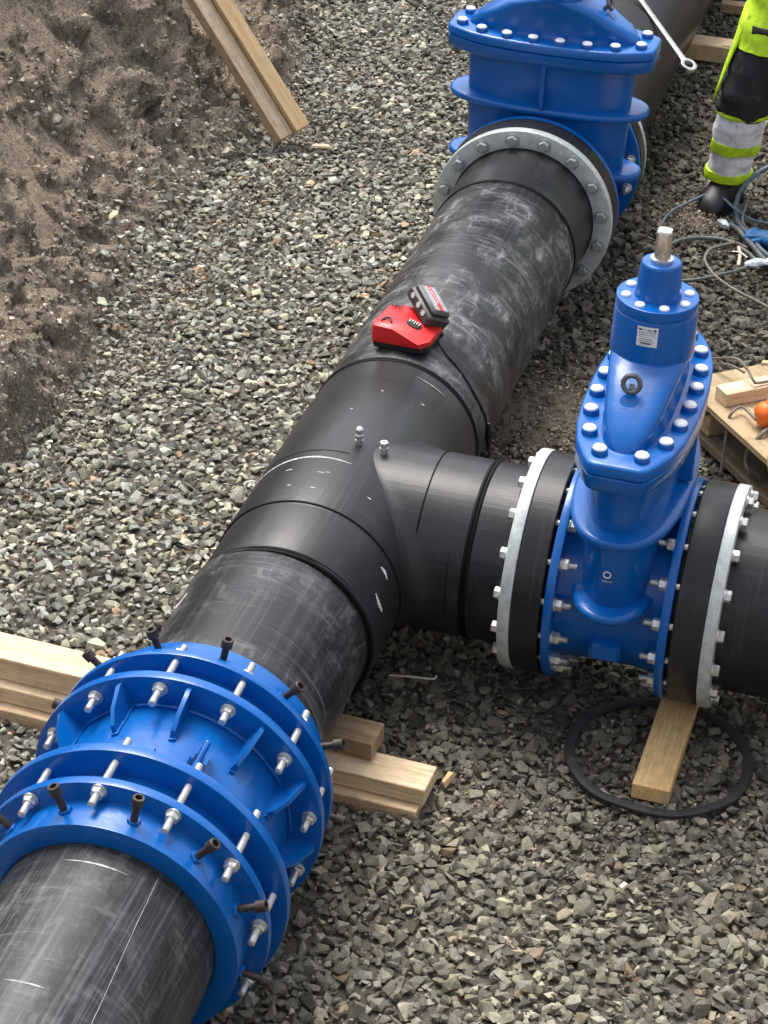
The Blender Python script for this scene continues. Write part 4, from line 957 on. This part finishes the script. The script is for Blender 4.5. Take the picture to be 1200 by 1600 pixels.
# continuous body from a skinned skeleton
J = dict(pel=(.83, 3.36, .60), sp=(.88, 3.30, .82), ch=(.90, 3.22, 1.02), nk=(.90, 3.16, 1.17), hd=(.90, 3.13, 1.28), tp=(.90, 3.12, 1.40),
    hl=(.71, 3.32, .56), kl=(.603, 3.185, .13), al=(.562, 3.25, -.26), tl=(.54, 3.16, -.32), hr=(.96, 3.38, .56), kr=(1.02, 3.25, .13), ar=(1.03, 3.36, -.26), tr=(1.0, 3.2, -.32),
    sl=(.72, 3.20, 1.08), el=(.60, 3.06, .90), wl=(.70, 2.90, .98), pl=(.74, 2.86, 1.02), sr=(1.08, 3.22, 1.08), er=(1.20, 3.08, .88), wr=(1.12, 2.95, .70), pr=(1.09, 2.92, .63))
RR = dict(pel=.13, sp=.12, ch=.14, nk=.055, hd=.088, tp=.07, hl=.085, kl=.058, al=.042, tl=.035, hr=.085, kr=.058, ar=.042, tr=.035, sl=.055, el=.040, wl=.027, pl=.03, sr=.055, er=.040, wr=.027, pr=.03)
E_ = [('pel', 'sp'), ('sp', 'ch'), ('ch', 'nk'), ('nk', 'hd'), ('hd', 'tp'), ('pel', 'hl'), ('hl', 'kl'), ('kl', 'al'), ('al', 'tl'), ('pel', 'hr'), ('hr', 'kr'), ('kr', 'ar'), ('ar', 'tr'), ('ch', 'sl'), ('sl', 'el'), ('el', 'wl'), ('wl', 'pl'), ('ch', 'sr'), ('sr', 'er'), ('er', 'wr'), ('wr', 'pr')]
for sd2, w_ in (('l', 'pl'), ('r', 'pr')):
    p = Vector(J[w_])
    for i in range(5):
        off = Vector((-.030 + .018 * i, -.01, -.02)) if i < 4 else Vector((.035, .0, .01)); q1 = p + off; q2 = q1 + Vector((0, -.012, -.036)); q3 = q2 + Vector((.004, .010, -.026))
        names = [f'{sd2}{i}{k}' for k in range(3)]
        for nm, q, r_ in zip(names, (q1, q2, q3), (.010, .009, .008)): J[nm] = tuple(q); RR[nm] = r_
        E_ += [(w_, names[0]), (names[0], names[1]), (names[1], names[2])]
key = list(J); me = bpy.data.meshes.new('body'); L0 = Vector((.80, 3.25, GZ)); me.from_pydata([tuple(Vector(J[k]) - L0) for k in key], [(key.index(a), key.index(c)) for a, c in E_], [])
bo = bpy.data.objects.new('body', me); COL.objects.link(bo); bo.parent = pe; me.materials.append(M['skin'])
sk = bo.modifiers.new('skin', 'SKIN'); sk.use_smooth_shade = True
for i, k in enumerate(key): me.skin_vertices[0].data[i].radius = (RR[k], RR[k]); me.skin_vertices[0].data[i].use_root = (k == 'pel')
sb_ = bo.modifiers.new('sub', 'SUBSURF'); sb_.levels = 1; sb_.render_levels = 2
def limb(pts, name, mat, wr_=.010, seg=26, seed=0, lab=None, cap=True, thick=0):
    """pts: (x,y,z,rx,ry); cloth with folds"""
    b = MB(); n = (len(pts) - 1) * 7; rings = []
    for i in range(n + 1):
        u = i / 7; k = min(int(u), len(pts) - 2); t = u - k; t2 = t * t * (3 - 2 * t) if 0 else t
        p = [pts[k][q] * (1 - t) + pts[k + 1][q] * t for q in range(5)]
        ring_ = []
        for j in range(seg):
            a = 2 * math.pi * j / seg
            w = mn.noise(Vector((math.cos(a) * 1.3 + seed, math.sin(a) * 1.3, p[2] * 16 + math.cos(a) * 1.2))) * wr_ + mn.noise(Vector((math.cos(a) * 3 + seed, math.sin(a) * 3, p[2] * 34))) * wr_ * .45
            ring_.append((p[0] + math.cos(a) * (p[3] + w), p[1] + math.sin(a) * (p[4] + w), p[2]))
        rings.append(ring_)
    b.loft(rings, cap, cap); return part(name, b, mat, pe, label=lab, ang=70)
# near leg (left of the figure in view)
tr = limb([(.560, 3.235, -.225, .066, .066), (.575, 3.215, -.13, .072, .072), (.592, 3.19, .02, .080, .080), (.596, 3.185, .06, .100, .100), (.606, 3.175, .13, .104, .104), (.640, 3.20, .28, .110, .110), (.655, 3.22, .36, .098, .098), (.70, 3.28, .54, .10, .10)], 'trouser_leg', M['black_cl'], .014, seed=2)
for z0, z1, m, rr, nm, sd3 in ((-.240, -.205, 'hiviz', .090, 'yellow_cuff', 1), (-.205, -.115, 'reflect', .083, 'reflective_band', 4), (-.115, -.070, 'hiviz', .094, 'yellow_band', 6), (-.070, .045, 'reflect', .095, 'reflective_band', 8), (.045, .060, 'hiviz', .099, 'yellow_edge', 9)):
    f_ = lambda z: (.560 + (z + .25) * .125, 3.235 - (z + .25) * .16)
    limb([(*f_(z0), z0, rr, rr), (*f_((z0 + z1) / 2), (z0 + z1) / 2, rr + .002, rr + .002), (*f_(z1), z1, rr, rr)], nm, M[m], .009, seed=sd3)
limb([(1.03, 3.36, -.27, .085, .085), (1.03, 3.30, -.1, .095, .095), (1.02, 3.25, .13, .104, .104), (.98, 3.34, .42, .118, .118), (.95, 3.37, .58, .125, .13)], 'trouser_leg', M['black_cl'], .014, seed=12)
for z0, z1, m, nm in ((-.27, -.235, 'hiviz', 'yellow_cuff'), (-.235, -.13, 'reflect', 'reflective_band'), (-.13, -.09, 'hiviz', 'yellow_band'), (-.09, .04, 'reflect', 'reflective_band')):
    limb([(1.03, 3.34 - (z0 + .27) * .3, z0, .101, .101), (1.03, 3.34 - (z1 + .27) * .3, z1, .104, .104)], nm, M[m], .008, seed=3)
# yellow upper trousers panel and holster pocket
limb([(.652, 3.215, .315, .121, .124), (.672, 3.245, .42, .128, .132), (.70, 3.28, .52, .140, .145), (.82, 3.32, .62, .205, .15), (.84, 3.33, .72, .20, .14)], 'yellow_panel', M['hiviz'], .016, seed=22)
b = MB(); L = []
for z, w_, off in ((.10, .006, 0), (.18, .012, 0), (.27, .020, 0), (.36, .030, 0), (.44, .035, 0)):
    c = Vector((.606 + (z - .13) * .21, 3.175 + (z - .13) * .22, z)); 
    L.append([c + Vector((math.cos(a) * (.119), math.sin(a) * (.119), 0)) for a in [math.pi * (1.10 + q * w_ * 7) for q in (-.5, -.25, 0, .25, .5)]])
b.loft(L, False, False, closed=False); sm_ = part('yellow_stripe', b, M['hiviz'], pe, ang=70); sm2 = sm_.modifiers.new('thick', 'SOLIDIFY'); sm2.thickness = .004; sm2.offset = 1
b = MB(); L = []
for i in range(7):
    a = math.radians(238 + 11 * i); c = Vector((.672, 3.245)); L.append(((c.x + math.cos(a) * .142, c.y + math.sin(a) * .142, .375), (c.x + math.cos(a) * .142, c.y + math.sin(a) * .142, .412)))
b.loft(L, False, False, closed=False); q = part('pocket_strap', b, M['black_cl'], pe); q.modifiers.new('thick', 'SOLIDIFY').thickness = .006
limb([(.87, 3.34, .68, .20, .15), (.88, 3.30, .82, .19, .145), (.90, 3.24, 1.0, .20, .15), (.90, 3.20, 1.10, .17, .12), (.90, 3.17, 1.16, .08, .08)], 'jacket', M['hiviz'], .016, seed=31)
for s_, e_, w_ in (('sl', 'el', 'wl'), ('sr', 'er', 'wr')):
    b = MB(); b.tube([J[s_], J[e_], J[w_]], lambda u: .072 - .026 * u, 16, 7); part('sleeve', b, M['hiviz'], pe, ang=70)
b = MB()
hc = Vector((.90, 3.12, 1.33)); L = []
for z, r_ in ((.02, .128), (.025, .118), (.05, .112), (.09, .095), (.12, .06), (.13, .01)): L.append([hc + Vector((math.cos(a) * r_ * .88, math.sin(a) * r_ * (1.12), z)) for a in [2 * math.pi * j / 28 for j in range(28)]])
b.loft(L); part('helmet', b, M['helmet'], pe, ang=50)
b = MB(); b.tube([hc + Vector((0, -.098, -.01)), hc + Vector((0, -.118, -.045)), hc + Vector((0, -.100, -.052))], .012, 8, 4); part('nose', b, M['skin'], pe)
for s_ in (-1, 1):
    b = MB(); b.rev([(-.01, .002), (-.006, .009), (0, .011), (.006, .009), (.01, .002)], frame_at(hc + Vector((.032 * s_, -.086, -.012)), Vector((0, -1, 0))), 12); part('eye', b, M['white'], pe)
    b = MB(); b.tube([hc + Vector((.086 * s_, .0, .0)), hc + Vector((.098 * s_, .01, -.02)), hc + Vector((.088 * s_, 0, -.045))], .011, 8, 3); part('ear', b, M['skin'], pe)
b = MB(); b.tube([hc + Vector((-.025, -.090, -.082)), hc + Vector((0, -.098, -.080)), hc + Vector((.025, -.090, -.082))], .006, 6, 3); part('mouth', b, M['rust'], pe)
def boot(x, y, dx, dy):
    d = Vector((dx, dy, 0)).normalized(); s = Vector((-d.y, d.x, 0)); b = MB(); L = []
    for t, w_, h_ in ((-.10, .036, .06), (-.085, .054, .11), (-.02, .060, .14), (.05, .056, .12), (.11, .058, .092), (.15, .054, .078), (.18, .040, .055), (.195, .014, .02)):
        L.append([Vector((x, y, -.352)) + d * t + s * (w_ * math.copysign(abs(math.cos(a)) ** .7, math.cos(a))) + Z * (h_ * .5 + h_ * .5 * math.sin(a)) for a in [2 * math.pi * j / 18 for j in range(18)]])
    b.loft(L); bt_ = part('boot', b, M['boot'], pe, ang=60)
    b = MB(); b.rev([(0, .055), (.05, .062), (.16, .068)], (Vector((x, y, -.33)) - d * .02, Z, X, Y), 18); part('boot_shaft', b, M['boot'], bt_)
def sole(x, y, dx, dy):
    d = Vector((dx, dy, 0)).normalized(); s = Vector((-d.y, d.x, 0)); b = MB(); pr = [(-.11, .030), (-.10, .048), (-.02, .056), (.06, .060), (.13, .060), (.18, .045), (.203, .020)]
    rg_ = [(t, w) for t, w in pr] + [(t, -w) for t, w in pr[::-1]]
    b.loft([[Vector((x, y, z)) + d * t + s * w for t, w in rg_] for z in (-.362, -.335)]); part('sole', b, M['rubber'], pe)
    b = MB()
    for i in range(4): q = Vector((x, y, 0)) + d * (.035 + .022 * i); zz = -.225 - .014 * i; b.tube([q + s * .03 + Z * zz, q + Z * (zz + .006), q - s * .03 + Z * zz], .0035, 6, 3)
    o_ = part('laces', b, M['grey_pl'], pe); o_['kind'] = 'stuff'
sole(.565, 3.235, -.25, -1); sole(1.03, 3.35, .1, -1)
boot(.565, 3.235, -.25, -1); boot(1.03, 3.35, .1, -1)
